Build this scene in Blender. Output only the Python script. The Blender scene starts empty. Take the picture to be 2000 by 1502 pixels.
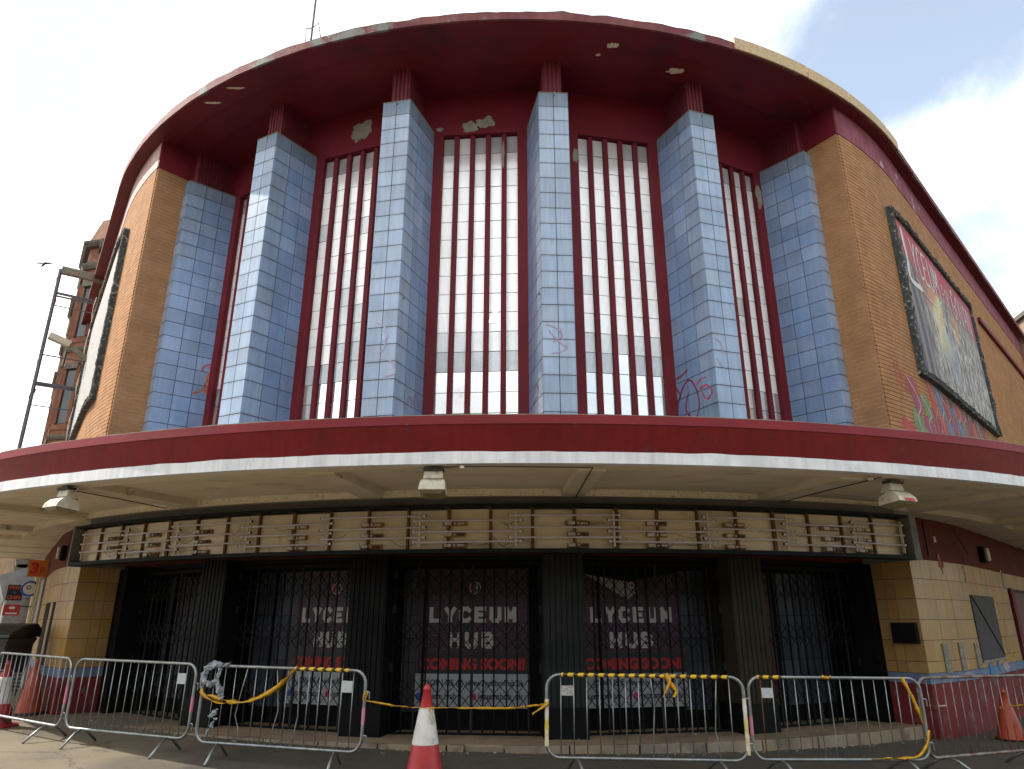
import bpy, math, random
from mathutils import Matrix, Vector, noise
random.seed(7)
R_ = math.radians
sc = bpy.context.scene
COL = sc.collection

# ------------------------------------------------------------------ camera
FPX, PITCH, EYE = 1355.0, R_(18.75), 1.7
cam = bpy.data.cameras.new('camera'); camo = bpy.data.objects.new('camera', cam); COL.objects.link(camo)
camo.location = (0, 0, EYE); camo.rotation_euler = (R_(90)+PITCH, 0, 0)
cam.sensor_width = 36; cam.lens = FPX/2000*36; cam.clip_start = .1; cam.clip_end = 3000
sc.camera = camo
# ------------------------------------------------------------------ light
SUN_AZ, SUN_EL = -79.0, 42.0          # azimuth from +Y towards +X
sd = Vector((math.sin(R_(SUN_AZ))*math.cos(R_(SUN_EL)), math.cos(R_(SUN_AZ))*math.cos(R_(SUN_EL)), math.sin(R_(SUN_EL))))
sun = bpy.data.lights.new('sun', 'SUN'); sun.energy = 5.0; sun.angle = R_(.6); sun.color = (1, .94, .84)
suno = bpy.data.objects.new('sun', sun); COL.objects.link(suno)
suno.rotation_euler = sd.to_track_quat('Z', 'Y').to_euler(); suno.location = (-30, 20, 40)
sc.view_settings.view_transform = 'Standard'; sc.view_settings.look = 'None'
sc.view_settings.exposure = 0.5; sc.view_settings.gamma = 1; sc.view_settings.use_curve_mapping = False

world = bpy.data.worlds.new('World'); sc.world = world; world.use_nodes = True
nt = world.node_tree; nt.nodes.clear()
def N(t, **k):
    n = nt.nodes.new(t)
    for a, b in k.items(): setattr(n, a, b)
    return n
out = N('ShaderNodeOutputWorld'); bg = N('ShaderNodeBackground'); bg.inputs[1].default_value = .15
nt.links.new(bg.outputs[0], out.inputs[0])
sky = N('ShaderNodeTexSky', sky_type='NISHITA', sun_disc=False, sun_elevation=R_(SUN_EL), sun_rotation=R_(SUN_AZ))
sky.air_density = 1.0; sky.dust_density = .6; sky.ozone_density = 1.5
tc = N('ShaderNodeTexCoord')
sep = N('ShaderNodeSeparateXYZ'); nt.links.new(tc.outputs['Generated'], sep.inputs[0])
def MATH(op, a, b=None, clamp=False):
    n = N('ShaderNodeMath', operation=op, use_clamp=clamp)
    for i, v in enumerate((a, b)):
        if v is None: continue
        if isinstance(v, (int, float)): n.inputs[i].default_value = v
        else: nt.links.new(v, n.inputs[i])
    return n.outputs[0]
den = MATH('ADD', MATH('MAXIMUM', sep.outputs[2], 0.0), .28)
cmb = N('ShaderNodeCombineXYZ')
nt.links.new(MATH('DIVIDE', sep.outputs[0], den), cmb.inputs[0]); nt.links.new(MATH('DIVIDE', sep.outputs[1], den), cmb.inputs[1])
cmb.inputs[2].default_value = 3.3
nz = N('ShaderNodeTexNoise'); nz.inputs['Scale'].default_value = 1.7; nz.inputs['Detail'].default_value = 9; nz.inputs['Roughness'].default_value = .60
nz.inputs['Distortion'].default_value = .25
nt.links.new(cmb.outputs[0], nz.inputs['Vector'])
# a slow drift of cover: thicker toward the sun side, broken on the other
drift = MATH('ADD', MATH('MULTIPLY', sep.outputs[0], -.22), .10)
def blob(d, w, amp):
    v = N('ShaderNodeVectorMath', operation='DOT_PRODUCT'); nt.links.new(tc.outputs['Generated'], v.inputs[0])
    v.inputs[1].default_value = Vector(d).normalized()
    return MATH('MULTIPLY', MATH('SMOOTH_MIN', MATH('MAXIMUM', MATH('DIVIDE', MATH('SUBTRACT', v.outputs['Value'], math.cos(R_(w))), 1-math.cos(R_(w))), 0), 1.0), amp)
def sight(u, v):
    x, y = (u-1000)/FPX, (751-v)/FPX
    return Vector((x, math.cos(PITCH)-y*math.sin(PITCH), math.sin(PITCH)+y*math.cos(PITCH)))
cov = MATH('ADD', nz.outputs['Fac'], drift)
for (u, v, w, amp) in [(2010, 390, 14, .40), (1860, 480, 12, .22), (1195, 10, 5, -.22), (1760, 250, 16, -.20), (1930, 110, 20, -.24), (1985, 590, 9, -.34), (1400, 60, 11, .20), (150, 300, 30, .15)]:
    cov = MATH('ADD', cov, blob(sight(u, v), w, amp))
mr = N('ShaderNodeMapRange', interpolation_type='SMOOTHSTEP'); nt.links.new(cov, mr.inputs[0])
mr.inputs[1].default_value = .30; mr.inputs[2].default_value = .64; mr.inputs[3].default_value = .10; mr.inputs[4].default_value = 1
nz2 = N('ShaderNodeTexNoise'); nz2.inputs['Scale'].default_value = 2.2; nz2.inputs['Detail'].default_value = 6; nt.links.new(cmb.outputs[0], nz2.inputs['Vector'])
cr = N('ShaderNodeValToRGB'); nt.links.new(nz2.outputs['Fac'], cr.inputs[0])
cr.color_ramp.elements[0].position = .36; cr.color_ramp.elements[0].color = (4.7, 4.95, 5.2, 1)
cr.color_ramp.elements[1].position = .56; cr.color_ramp.elements[1].color = (11.0, 11.1, 11.2, 1)
mix = N('ShaderNodeMix', data_type='RGBA'); nt.links.new(mr.outputs[0], mix.inputs[0])
skm = N('ShaderNodeMix', data_type='RGBA', blend_type='MULTIPLY'); skm.inputs[0].default_value = 1
nt.links.new(sky.outputs[0], skm.inputs[6]); skm.inputs[7].default_value = (1.9, 1.65, 1.35, 1)
nt.links.new(skm.outputs[2], mix.inputs[6]); nt.links.new(cr.outputs[0], mix.inputs[7])
nt.links.new(mix.outputs[2], bg.inputs[0])

# ------------------------------------------------------------------ helpers
WM = {}
def link(o, parent=None):
    COL.objects.link(o)
    if parent is not None:
        o.parent = parent; o.matrix_parent_inverse = WM.get(parent.name, Matrix()).inverted()
    return o
def thing(name, label, cat, loc=(0, 0, 0), group=None, rz=0):
    o = bpy.data.objects.new(name, None); o.empty_display_size = .2; o.location = loc; o.rotation_euler = (0, 0, rz)
    COL.objects.link(o); WM[o.name] = Matrix.Translation(loc) @ Matrix.Rotation(rz, 4, 'Z')
    o['label'] = label; o['category'] = cat
    if group: o['group'] = group
    return o
def tag(o, label=None, cat=None, group=None, kind=None):
    if label: o['label'] = label
    if cat: o['category'] = cat
    if group: o['group'] = group
    if kind: o['kind'] = kind
    return o
class MB:
    def __init__(s): s.v = []; s.f = []; s.uv = None
    def add(s, vs, fs):
        n = len(s.v); s.v += [tuple(p) for p in vs]; s.f += [tuple(i+n for i in f) for f in fs]; return s
    def box(s, x0, x1, y0, y1, z0, z1, M=None):
        vs = [Vector(p) for p in ((x0,y0,z0),(x1,y0,z0),(x1,y1,z0),(x0,y1,z0),(x0,y0,z1),(x1,y0,z1),(x1,y1,z1),(x0,y1,z1))]
        if M is not None: vs = [M @ p for p in vs]
        return s.add(vs, [(0,3,2,1),(4,5,6,7),(0,1,5,4),(1,2,6,5),(2,3,7,6),(3,0,4,7)])
    def bar(s, a, b, w, h=None, up=(0, 0, 1)):
        a, b = Vector(a), Vector(b); d = (b-a); L = d.length; d.normalize(); h = h or w
        u = Vector(up); x = d.cross(u)
        if x.length < 1e-4: x = d.cross(Vector((0, 1, 0)))
        x.normalize(); y = x.cross(d)
        M = Matrix((x, d, y)).transposed().to_4x4(); M.translation = a
        return s.box(-w/2, w/2, 0, L, -h/2, h/2, M)
    def tube(s, pts, r, n=8, closed=False, cap=True):
        pts = [Vector(p) for p in pts]; m = len(pts); rs = r if isinstance(r, (list, tuple)) else [r]*m
        up = Vector((0, 0, 1)); vs = []; fs = []; prev = None
        for i, p in enumerate(pts):
            if closed: d = pts[(i+1) % m]-pts[i-1]
            else: d = pts[min(i+1, m-1)]-pts[max(i-1, 0)]
            d.normalize()
            if prev is None:
                x = d.cross(up)
                if x.length < .05: x = d.cross(Vector((0, 1, 0)))
            else: x = prev - d*prev.dot(d)
            x.normalize(); prev = x; y = d.cross(x)
            for k in range(n):
                a = 2*math.pi*k/n; vs.append(p+(x*math.cos(a)+y*math.sin(a))*rs[i])
        for i in range(m if closed else m-1):
            j = (i+1) % m
            for k in range(n): fs.append((i*n+k, i*n+(k+1) % n, j*n+(k+1) % n, j*n+k))
        if cap and not closed: fs.append(tuple(range(n-1, -1, -1))); fs.append(tuple((m-1)*n+k for k in range(n)))
        return s.add(vs, fs)
    def strip(s, prof):      # prof: list of rings (same length), closed rings
        n = len(prof[0]); vs = [p for r in prof for p in r]; fs = []
        for i in range(len(prof)-1):
            for k in range(n): fs.append((i*n+k, i*n+(k+1) % n, (i+1)*n+(k+1) % n, (i+1)*n+k))
        fs.append(tuple(range(n-1, -1, -1))); fs.append(tuple((len(prof)-1)*n+k for k in range(n)))
        return s.add(vs, fs)
    def lathe(s, prof, n=24, M=None):
        vs = []; fs = []
        for r, z in prof:
            for k in range(n):
                a = 2*math.pi*k/n; p = Vector((r*math.cos(a), r*math.sin(a), z)); vs.append(M @ p if M is not None else p)
        for i in range(len(prof)-1):
            for k in range(n): fs.append((i*n+k, i*n+(k+1) % n, (i+1)*n+(k+1) % n, (i+1)*n+k))
        return s.add(vs, fs)
    def mesh(s, name, mat, smooth=False):
        me = bpy.data.meshes.new(name); me.from_pydata(s.v, [], s.f)
        if mat is not None: me.materials.append(mat)
        if smooth:
            for p in me.polygons: p.use_smooth = True
        me.update(); return me
    def build(s, name, mat, parent=None, smooth=False, bevel=0, **k):
        o = bpy.data.objects.new(name, s.mesh(name, mat, smooth)); link(o, parent)
        if bevel:
            b = o.modifiers.new('bevel', 'BEVEL'); b.width = bevel; b.segments = 2; b.limit_method = 'ANGLE'
        return tag(o, **k) if k else o
def inst(name, me, M, parent):
    o = bpy.data.objects.new(name, me); o.matrix_basis = M; return link(o, parent)
def empties_part(name, parent):
    o = bpy.data.objects.new(name, None); o.empty_display_size = .1; return link(o, parent)

# ------------------------------------------------------------------ materials
def material(name, base, rough=.7, var=None, scale=3, detail=6, metal=0, bump=0, bscale=40, spec=.5, rnd=0, island=False,
             streak=0, dirt=None, dscale=1.0, dlo=.55, dhi=.7, coat=0, stretch=(1, 1, 1), trans=0, extra=None):
    m = bpy.data.materials.new(name); m.use_nodes = True; t = m.node_tree; b = t.nodes['Principled BSDF']
    L = t.links.new
    def nn(k, **a):
        n = t.nodes.new(k)
        for x, y in a.items(): setattr(n, x, y)
        return n
    geo = nn('ShaderNodeNewGeometry'); pos = geo.outputs['Position']
    mp = nn('ShaderNodeMapping'); L(pos, mp.inputs[0]); mp.inputs['Scale'].default_value = stretch
    oi = nn('ShaderNodeObjectInfo')
    def ns(sc_, det=6, vec=None, rgh=.55):
        n = nn('ShaderNodeTexNoise'); n.inputs['Scale'].default_value = sc_; n.inputs['Detail'].default_value = det; n.inputs['Roughness'].default_value = rgh
        L(vec or mp.outputs[0], n.inputs['Vector']); return n.outputs['Fac']
    def mx(f, a, bb, mode='MIX'):
        n = nn('ShaderNodeMix', data_type='RGBA', blend_type=mode)
        if isinstance(f, float): n.inputs[0].default_value = f
        else: L(f, n.inputs[0])
        for i, c in ((6, a), (7, bb)):
            if isinstance(c, tuple): n.inputs[i].default_value = (*c, 1)
            else: L(c, n.inputs[i])
        return n.outputs[2]
    def ramp(f, lo, hi):
        n = nn('ShaderNodeMapRange', interpolation_type='SMOOTHSTEP'); L(f, n.inputs[0]); n.inputs[1].default_value = lo; n.inputs[2].default_value = hi; return n.outputs[0]
    col = base
    if var: col = mx(ramp(ns(scale, detail), .32, .68), base, var)
    if streak:
        mp2 = nn('ShaderNodeMapping'); L(pos, mp2.inputs[0]); mp2.inputs['Scale'].default_value = (7, 7, .45)
        f = ramp(ns(1.6, 5, mp2.outputs[0]), .3, .75)
        k = 1-streak; col = mx(f, col, tuple([1.0]*3), 'MULTIPLY') if False else mx(f, col, mx(1.0, col, (k, k, k), 'MULTIPLY'))
    if dirt:
        f = ramp(ns(dscale, 9, None, .65), dlo, dhi); col = mx(f, col, dirt)
    if rnd:
        hv = nn('ShaderNodeHueSaturation')
        if isinstance(col, tuple): hv.inputs['Color'].default_value = (*col, 1)
        else: L(col, hv.inputs['Color'])
        src = geo.outputs['Random Per Island'] if island else oi.outputs['Random']
        r1 = nn('ShaderNodeMapRange'); L(src, r1.inputs[0]); r1.inputs[3].default_value = 1-rnd; r1.inputs[4].default_value = 1+rnd; L(r1.outputs[0], hv.inputs['Value'])
        w = nn('ShaderNodeTexWhiteNoise', noise_dimensions='1D'); L(src, w.inputs['W'])
        r2 = nn('ShaderNodeMapRange'); L(w.outputs[0], r2.inputs[0]); r2.inputs[3].default_value = 1-rnd*.9; r2.inputs[4].default_value = 1+rnd*.6; L(r2.outputs[0], hv.inputs['Saturation'])
        col = hv.outputs[0]
    if extra: col = extra(locals(), col)
    if isinstance(col, tuple): b.inputs['Base Color'].default_value = (*col, 1)
    else: L(col, b.inputs['Base Color'])
    b.inputs['Roughness'].default_value = rough; b.inputs['Metallic'].default_value = metal
    b.inputs['Specular IOR Level'].default_value = spec; b.inputs['Coat Weight'].default_value = coat
    if trans: b.inputs['Transmission Weight'].default_value = trans
    if bump:
        bp = nn('ShaderNodeBump'); bp.inputs['Strength'].default_value = 1; bp.inputs['Distance'].default_value = bump
        L(ns(bscale, 5), bp.inputs['Height']); L(bp.outputs[0], b.inputs['Normal'])
    m['b'] = 1
    return m
M_ = {}
M_['red'] = material('oxblood_paint', (.15, .011, .020), .6, (.12, .008, .014), 1.2, bump=.003, bscale=14, dirt=(.11, .02, .022), dscale=.9, dlo=.55, dhi=.8, spec=.22)
M_['soffit_red'] = material('oxblood_soffit_paint', (.145, .013, .021), .5, (.105, .010, .015), .8, bump=.003, bscale=8, dirt=(.07, .014, .014), dscale=.9, dlo=.52, dhi=.7, spec=.3)
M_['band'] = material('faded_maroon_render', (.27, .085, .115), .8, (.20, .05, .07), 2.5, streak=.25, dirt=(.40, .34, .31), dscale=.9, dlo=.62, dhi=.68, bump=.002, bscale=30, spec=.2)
M_['band_sunlit'] = material('sunlit_maroon_render', (.50, .33, .31), .75, (.42, .25, .24), 2.5, streak=.2, dirt=(.55, .5, .46), dscale=.9, dlo=.55, dhi=.68, bump=.002, bscale=30)  # left band: maroon render with the sunlight put into its colour
M_['canopy_red'] = material('dark_red_gloss_paint', (.155, .009, .009), .55, (.125, .007, .007), 1.1, bump=.0015, bscale=10, streak=.22, spec=.2, dirt=(.10, .02, .02), dscale=2.5, dlo=.6, dhi=.72)
M_['lip_skylit'] = material('skylit_lip_red', (.21, .018, .026), .55, (.165, .014, .02), 1.3, bump=.003, bscale=14, dirt=(.36, .16, .15), dscale=5, dlo=.66, dhi=.72, spec=.25)  # lip: canopy red lightened in colour for the skylight on it
M_['white'] = material('white_paint', (.72, .74, .76), .6, (.63, .65, .67), 4, streak=.22, dirt=(.46, .44, .40), dscale=3.2, dlo=.60, dhi=.74)
M_['soffit'] = material('stained_cream_soffit', (.68, .59, .45), .8, (.58, .50, .38), .9, dirt=(.36, .28, .19), dscale=1.6, dlo=.54, dhi=.78, bump=.004, bscale=7, stretch=(1, 2.5, 1))
M_['beam'] = material('cream_beam_paint', (.62, .54, .41), .8, (.52, .45, .34), 1.4, dirt=(.25, .19, .12), dscale=3, dlo=.56, dhi=.7, bump=.004, bscale=9)
M_['cove'] = material('grey_cove_paint', (.13, .125, .105), .7, (.09, .085, .07), 2)
M_['flake'] = material('flaking_plaster', (.66, .58, .45), .85, (.58, .51, .39), 5, dirt=(.34, .26, .17), dscale=20, dlo=.56, dhi=.64, bump=.006, bscale=30)
M_['blue'] = material('blue_glazed_tile', (.30, .40, .555), .26, (.255, .345, .485), 1.6, rnd=.11, streak=.20, dirt=(.30, .36, .42), dscale=1.4, dlo=.58, dhi=.8, coat=.15, bump=.0006, bscale=4, spec=.6)
def grimy(m, hx, hz, amt=.55):
    t = m.node_tree; b = t.nodes['Principled BSDF']; L = t.links.new; src = b.inputs['Base Color'].links[0].from_socket
    def q(op, x, y):
        n = t.nodes.new('ShaderNodeMath'); n.operation = op
        for i, v in enumerate((x, y)):
            if isinstance(v, (int, float)): n.inputs[i].default_value = v
            else: L(v, n.inputs[i])
        return n.outputs[0]
    tc_ = t.nodes.new('ShaderNodeTexCoord'); sp = t.nodes.new('ShaderNodeSeparateXYZ'); L(tc_.outputs['Object'], sp.inputs[0])
    g = t.nodes.new('ShaderNodeNewGeometry'); nz_ = t.nodes.new('ShaderNodeTexNoise'); nz_.inputs['Scale'].default_value = 9; nz_.inputs['Detail'].default_value = 6; L(g.outputs['Position'], nz_.inputs['Vector'])
    nv = t.nodes.new('ShaderNodeTexNoise'); nv.inputs['Scale'].default_value = 2.2; nv.inputs['Detail'].default_value = 4; L(g.outputs['Position'], nv.inputs['Vector'])
    dz = q('MINIMUM', sp.outputs[2], q('SUBTRACT', hz, sp.outputs[2]))
    e = q('SUBTRACT', 1.0, q('DIVIDE', dz, .045)); e = q('MAXIMUM', e, 0.0); e = q('MULTIPLY', e, q('MULTIPLY', nz_.outputs['Fac'], 1.5))
    # streak running down from the upper joint
    top = q('MAXIMUM', q('SUBTRACT', 1.0, q('DIVIDE', q('SUBTRACT', hz, sp.outputs[2]), .16)), 0.0)
    mp_ = t.nodes.new('ShaderNodeMapping'); mp_.inputs['Scale'].default_value = (26, 26, .8); L(g.outputs['Position'], mp_.inputs[0]); n3 = t.nodes.new('ShaderNodeTexNoise'); n3.inputs['Scale'].default_value = 1; L(mp_.outputs[0], n3.inputs['Vector'])
    st = q('MULTIPLY', top, q('MULTIPLY', q('MAXIMUM', q('SUBTRACT', n3.outputs['Fac'], .52), 0.0), 5.0))
    f = q('MINIMUM', q('MULTIPLY', q('ADD', q('MULTIPLY', e, nv.outputs['Fac']), q('MULTIPLY', st, .5)), amt), .8)
    mx_ = t.nodes.new('ShaderNodeMix'); mx_.data_type = 'RGBA'; L(f, mx_.inputs[0]); L(src, mx_.inputs[6]); mx_.inputs[7].default_value = (.09, .095, .09, 1); L(mx_.outputs[2], b.inputs['Base Color'])
    return m
grimy(M_['blue'], .134, .3085, .62)
M_['bluetop'] = material('blue_tile_weathered', (.17, .235, .33), .45, (.21, .28, .37), 2.2, rnd=.08, streak=.25)
M_['grout'] = material('dark_grout', (.045, .04, .035), .9, (.03, .028, .025), 5)
M_['neck'] = material('fluted_dark_red', (.15, .018, .026), .55, (.11, .012, .018), 2)
M_['brick'] = material('tan_roman_brick', (.385, .200, .092), .85, (.31, .158, .07), 3.0, rnd=.055, island=True, dirt=(.26, .13, .06), dscale=.5, dlo=.55, dhi=.8, bump=.004, bscale=60, spec=.2)
M_['mortar'] = material('recessed_mortar', (.22, .15, .09), .95, (.13, .08, .05), 4)
M_['mortarw'] = material('pale_mortar', (.52, .43, .32), .95, (.38, .29, .19), 4)
M_['cream'] = material('cream_glazed_tile', (.38, .235, .080), .42, (.32, .19, .062), 1.4, rnd=.09, dirt=(.22, .165, .10), dscale=1.1, dlo=.52, dhi=.78, streak=.12, bump=.001, bscale=3, spec=.3)
M_['base_red'] = material('chipped_red_base', (.17, .022, .024), .7, (.12, .018, .02), 2, dirt=(.14, .08, .07), dscale=2.2, dlo=.54, dhi=.66, bump=.003, bscale=30, spec=.2)
M_['base_blue'] = material('pale_blue_band', (.16, .22, .31), .7, (.10, .16, .28), 3, dirt=(.22, .22, .19), dscale=3, spec=.2)
M_['rust_red'] = material('brown_red_render', (.12, .025, .014), .8, (.09, .018, .012), 1.2, dirt=(.07, .015, .012), dscale=1.2, bump=.003, bscale=20, spec=.15)
M_['black'] = material('black_painted_steel', (.005, .006, .006), .6, (.003, .003, .004), 3, spec=.12)
M_['flute'] = material('dark_grey_pillar', (.020, .023, .023), .7, (.013, .015, .015), 2, spec=.15)
M_['fluteb'] = material('brown_grey_pillar', (.032, .027, .016), .7, (.022, .019, .012), 2, spec=.15)
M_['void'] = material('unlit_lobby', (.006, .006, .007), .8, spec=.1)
M_['doorblue'] = material('dusty_blue_grey_pane', (.05, .062, .085), .5, (.03, .036, .05), 1.5, rnd=.25, spec=.3)
M_['doorgrey'] = material('dusty_grey_pane', (.055, .055, .06), .5, (.03, .03, .034), 1.5, rnd=.25, spec=.3)
M_['doorred'] = material('dull_red_pane', (.06, .006, .007), .5, (.04, .005, .005), 1.5, rnd=.2, spec=.3)
M_['galv'] = material('galvanised_tube', (.30, .32, .32), .42, (.20, .215, .21), 9, metal=.75, dirt=(.16, .12, .09), dscale=6, dlo=.6, dhi=.75, bump=.0008, bscale=60)
M_['galvr'] = material('rusty_galvanised_tube', (.26, .25, .23), .55, (.15, .12, .10), 8, metal=.5, dirt=(.16, .07, .04), dscale=7, dlo=.5, dhi=.62)
M_['plate'] = material('pale_number_plate', (.42, .47, .47), .6, (.34, .38, .38), 20)
M_['platefoil'] = material('crumpled_foil_plate', (.45, .44, .42), .5, (.18, .18, .17), 45, bump=.004, bscale=80)
M_['pink'] = material('pink_sprayed_steel', (.60, .16, .28), .6, (.42, .2, .26), 12)
M_['cone'] = material('red_cone_plastic', (.42, .022, .028), .45, (.34, .018, .022), 5, dirt=(.2, .03, .03), dscale=5, bump=.002, bscale=12)
M_['coneo'] = material('orange_red_cone_plastic', (.40, .055, .015), .5, (.33, .04, .012), 5, dirt=(.16, .04, .02), dscale=5)
M_['sleeve'] = material('white_reflective_sleeve', (.62, .60, .57), .55, (.52, .51, .48), 6, dirt=(.40, .38, .35), dscale=9, bump=.002, bscale=70)
M_['panelc'] = material('aged_cream_enamel', (.60, .50, .32), .5, (.50, .41, .25), 2.2, dirt=(.30, .21, .11), dscale=3.2, dlo=.56, dhi=.75, rnd=.08)
M_['rusty'] = material('rusty_rib', (.15, .075, .025), .8, (.08, .035, .012), 12)
M_['tube'] = material('dusty_glass_tube', (.52, .48, .51), .35, (.44, .40, .43), 6)
M_['capw'] = material('white_end_cap', (.55, .52, .47), .5)
M_['ballast'] = material('rusty_ballast', (.36, .17, .045), .7, (.18, .07, .02), 25)
M_['steelb'] = material('dull_steel', (.46, .44, .38), .5, (.25, .23, .18), 20)
M_['wire'] = material('black_wire', (.03, .025, .02), .7)
M_['signframe'] = material('dark_green_black_frame', (.010, .012, .011), .7, (.006, .007, .007), 5, spec=.15)
M_['lamp'] = material('dirty_cream_lamp_body', (.50, .46, .36), .5, (.40, .36, .27), 12, dirt=(.25, .2, .13), dscale=6)
M_['lampglass'] = material('yellowed_lamp_glass', (.22, .20, .10), .3, (.16, .14, .07), 12)
M_['osb'] = material('strand_board', (.52, .40, .24), .8, (.36, .25, .13), 16, stretch=(1, 1, 3), bump=.002, bscale=30, dirt=(.62, .5, .32), dscale=24, dlo=.55, dhi=.62)
M_['felt'] = material('mineral_roof_felt', (.10, .11, .10), .95, (.06, .06, .06), 14, bump=.01, bscale=30)
M_['fascia'] = material('peeling_roof_edge', (.20, .06, .055), .8, (.15, .028, .035), 1.6, dirt=(.17, .18, .16), dscale=1.1, dlo=.52, dhi=.60, streak=.3, bump=.006, bscale=20)
M_['plaster'] = material('bare_grey_plaster', (.26, .25, .20), .9, (.20, .19, .15), 9, bump=.004, bscale=40)
M_['frame_old'] = material('peeling_black_frame', (.022, .026, .027), .8, (.05, .06, .06), 9, dirt=(.26, .25, .20), dscale=13, dlo=.55, dhi=.62, bump=.01, bscale=26)
M_['sandstone'] = material('red_sandstone', (.24, .10, .055), .9, (.17, .07, .042), 2, streak=.3, dirt=(.12, .06, .045), dscale=.8, dlo=.55, dhi=.75, bump=.006, bscale=12)
M_['sandstone_d'] = material('weathered_cornice_stone', (.11, .10, .075), .9, (.07, .06, .05), 3, bump=.01, bscale=12)
M_['blond'] = material('blond_sandstone', (.42, .30, .19), .9, (.34, .23, .14), 2, streak=.2)
M_['glassd'] = material('dark_window_glass', (.03, .035, .045), .1, (.05, .055, .06), 2, spec=.6)
M_['lead'] = material('dark_glazing_bar', (.16, .18, .22), .6)
M_['scaff'] = material('weathered_blue_grey_steel', (.10, .10, .14), .7, (.07, .06, .07), 6, dirt=(.10, .05, .03), dscale=8)
M_['board_w'] = material('weathered_timber', (.20, .17, .12), .85, (.13, .11, .08), 12)
M_['dgreen'] = material('weathered_dark_green_steel', (.05, .06, .05), .7, (.03, .035, .03), 6)
M_['conc'] = material('step_terrazzo', (.30, .22, .135), .6, (.23, .165, .10), 1.6, dirt=(.13, .10, .07), dscale=1.1, dlo=.48, dhi=.7, bump=.003, bscale=40)
M_['binb'] = material('charcoal_bin_plastic', (.045, .047, .05), .5, (.035, .036, .038), 6)
M_['lidb'] = material('black_bin_lid', (.015, .015, .016), .45)
M_['cage'] = material('zinc_wire', (.25, .26, .26), .5, metal=.6)
M_['polythene'] = material('grey_crumpled_polythene', (.38, .42, .45), .25, (.26, .29, .32), 14, trans=.25, bump=.008, bscale=30)
def grd(x): return -.014*max(-11, min(11, x))
def attr_mesh(me, data):
    a = me.attributes.new('tw', 'FLOAT_VECTOR', 'POINT')
    for i, d in enumerate(data): a.data[i].vector = (d[0], d[1], 0)
def nodes_of(m):
    t = m.node_tree; return t, t.nodes, t.links.new, t.nodes['Principled BSDF']
# striped hazard tape: stripes follow the tape's own length (tw.x) and width (tw.y)
m = bpy.data.materials.new('yellow_black_tape'); m.use_nodes = True; t, ns_, L, b = nodes_of(m)
a = ns_.new('ShaderNodeAttribute'); a.attribute_name = 'tw'; s = ns_.new('ShaderNodeSeparateXYZ'); L(a.outputs['Vector'], s.inputs[0])
def mth(ns_, L, op, x, y):
    n = ns_.new('ShaderNodeMath'); n.operation = op
    for i, v in enumerate((x, y)):
        if isinstance(v, (int, float)): n.inputs[i].default_value = v
        else: L(v, n.inputs[i])
    return n.outputs[0]
fr = mth(ns_, L, 'GREATER_THAN', mth(ns_, L, 'FRACT', mth(ns_, L, 'ADD', mth(ns_, L, 'MULTIPLY', s.outputs[0], 8.2), mth(ns_, L, 'MULTIPLY', s.outputs[1], .45)), 0), .56)
mm = ns_.new('ShaderNodeMix'); mm.data_type = 'RGBA'; L(fr, mm.inputs[0]); mm.inputs[6].default_value = (.66, .40, .012, 1); mm.inputs[7].default_value = (.018, .017, .015, 1)
L(mm.outputs[2], b.inputs['Base Color']); b.inputs['Roughness'].default_value = .35; M_['tape'] = m
M_['tapey'] = material('twisted_yellow_tape', (.60, .33, .008), .35, (.42, .21, .004), 30, dirt=(.03, .025, .01), dscale=28, dlo=.60, dhi=.63)
M_['tapew'] = material('yellow_white_tape', (.55, .42, .03), .4, (.62, .60, .55), 9)
# ribbed glazing
def glazing(name, c1, c2, rib, rough, metal=.48):
    m = material(name, c1, rough, c2, 2.6, rnd=.18 if 'grey' in name else .05, streak=.05, spec=.7, dirt=(.45, .46, .42), dscale=2.4, dlo=.55, dhi=.85)
    t, ns_, L, b = nodes_of(m)
    if rib:
        at = ns_.new('ShaderNodeTexCoord'); wv = ns_.new('ShaderNodeTexWave'); wv.wave_type = 'BANDS'; wv.bands_direction = 'X'
        wv.inputs['Scale'].default_value = 13.2; L(at.outputs['Object'], wv.inputs['Vector'])
        bp = ns_.new('ShaderNodeBump'); bp.inputs['Distance'].default_value = .0032; L(wv.outputs['Fac'], bp.inputs['Height']); L(bp.outputs[0], b.inputs['Normal'])
    b.inputs['Metallic'].default_value = metal
    b.inputs['Coat Weight'].default_value = 1.0; b.inputs['Coat IOR'].default_value = 1.9; b.inputs['Coat Roughness'].default_value = .08
    return m
M_['pane'] = glazing('ribbed_milky_glass', (.93, .915, .88), (.88, .87, .84), True, .28)
M_['paneg'] = glazing('ribbed_grey_glass', (.47, .50, .52), (.33, .36, .39), True, .2, .4)
M_['paneh'] = glazing('ribbed_dull_grey_glass', (.68, .69, .68), (.54, .56, .57), True, .24, .45)
M_['panew'] = glazing('smooth_white_panel', (.90, .89, .87), (.84, .83, .81), False, .12, .7)

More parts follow.
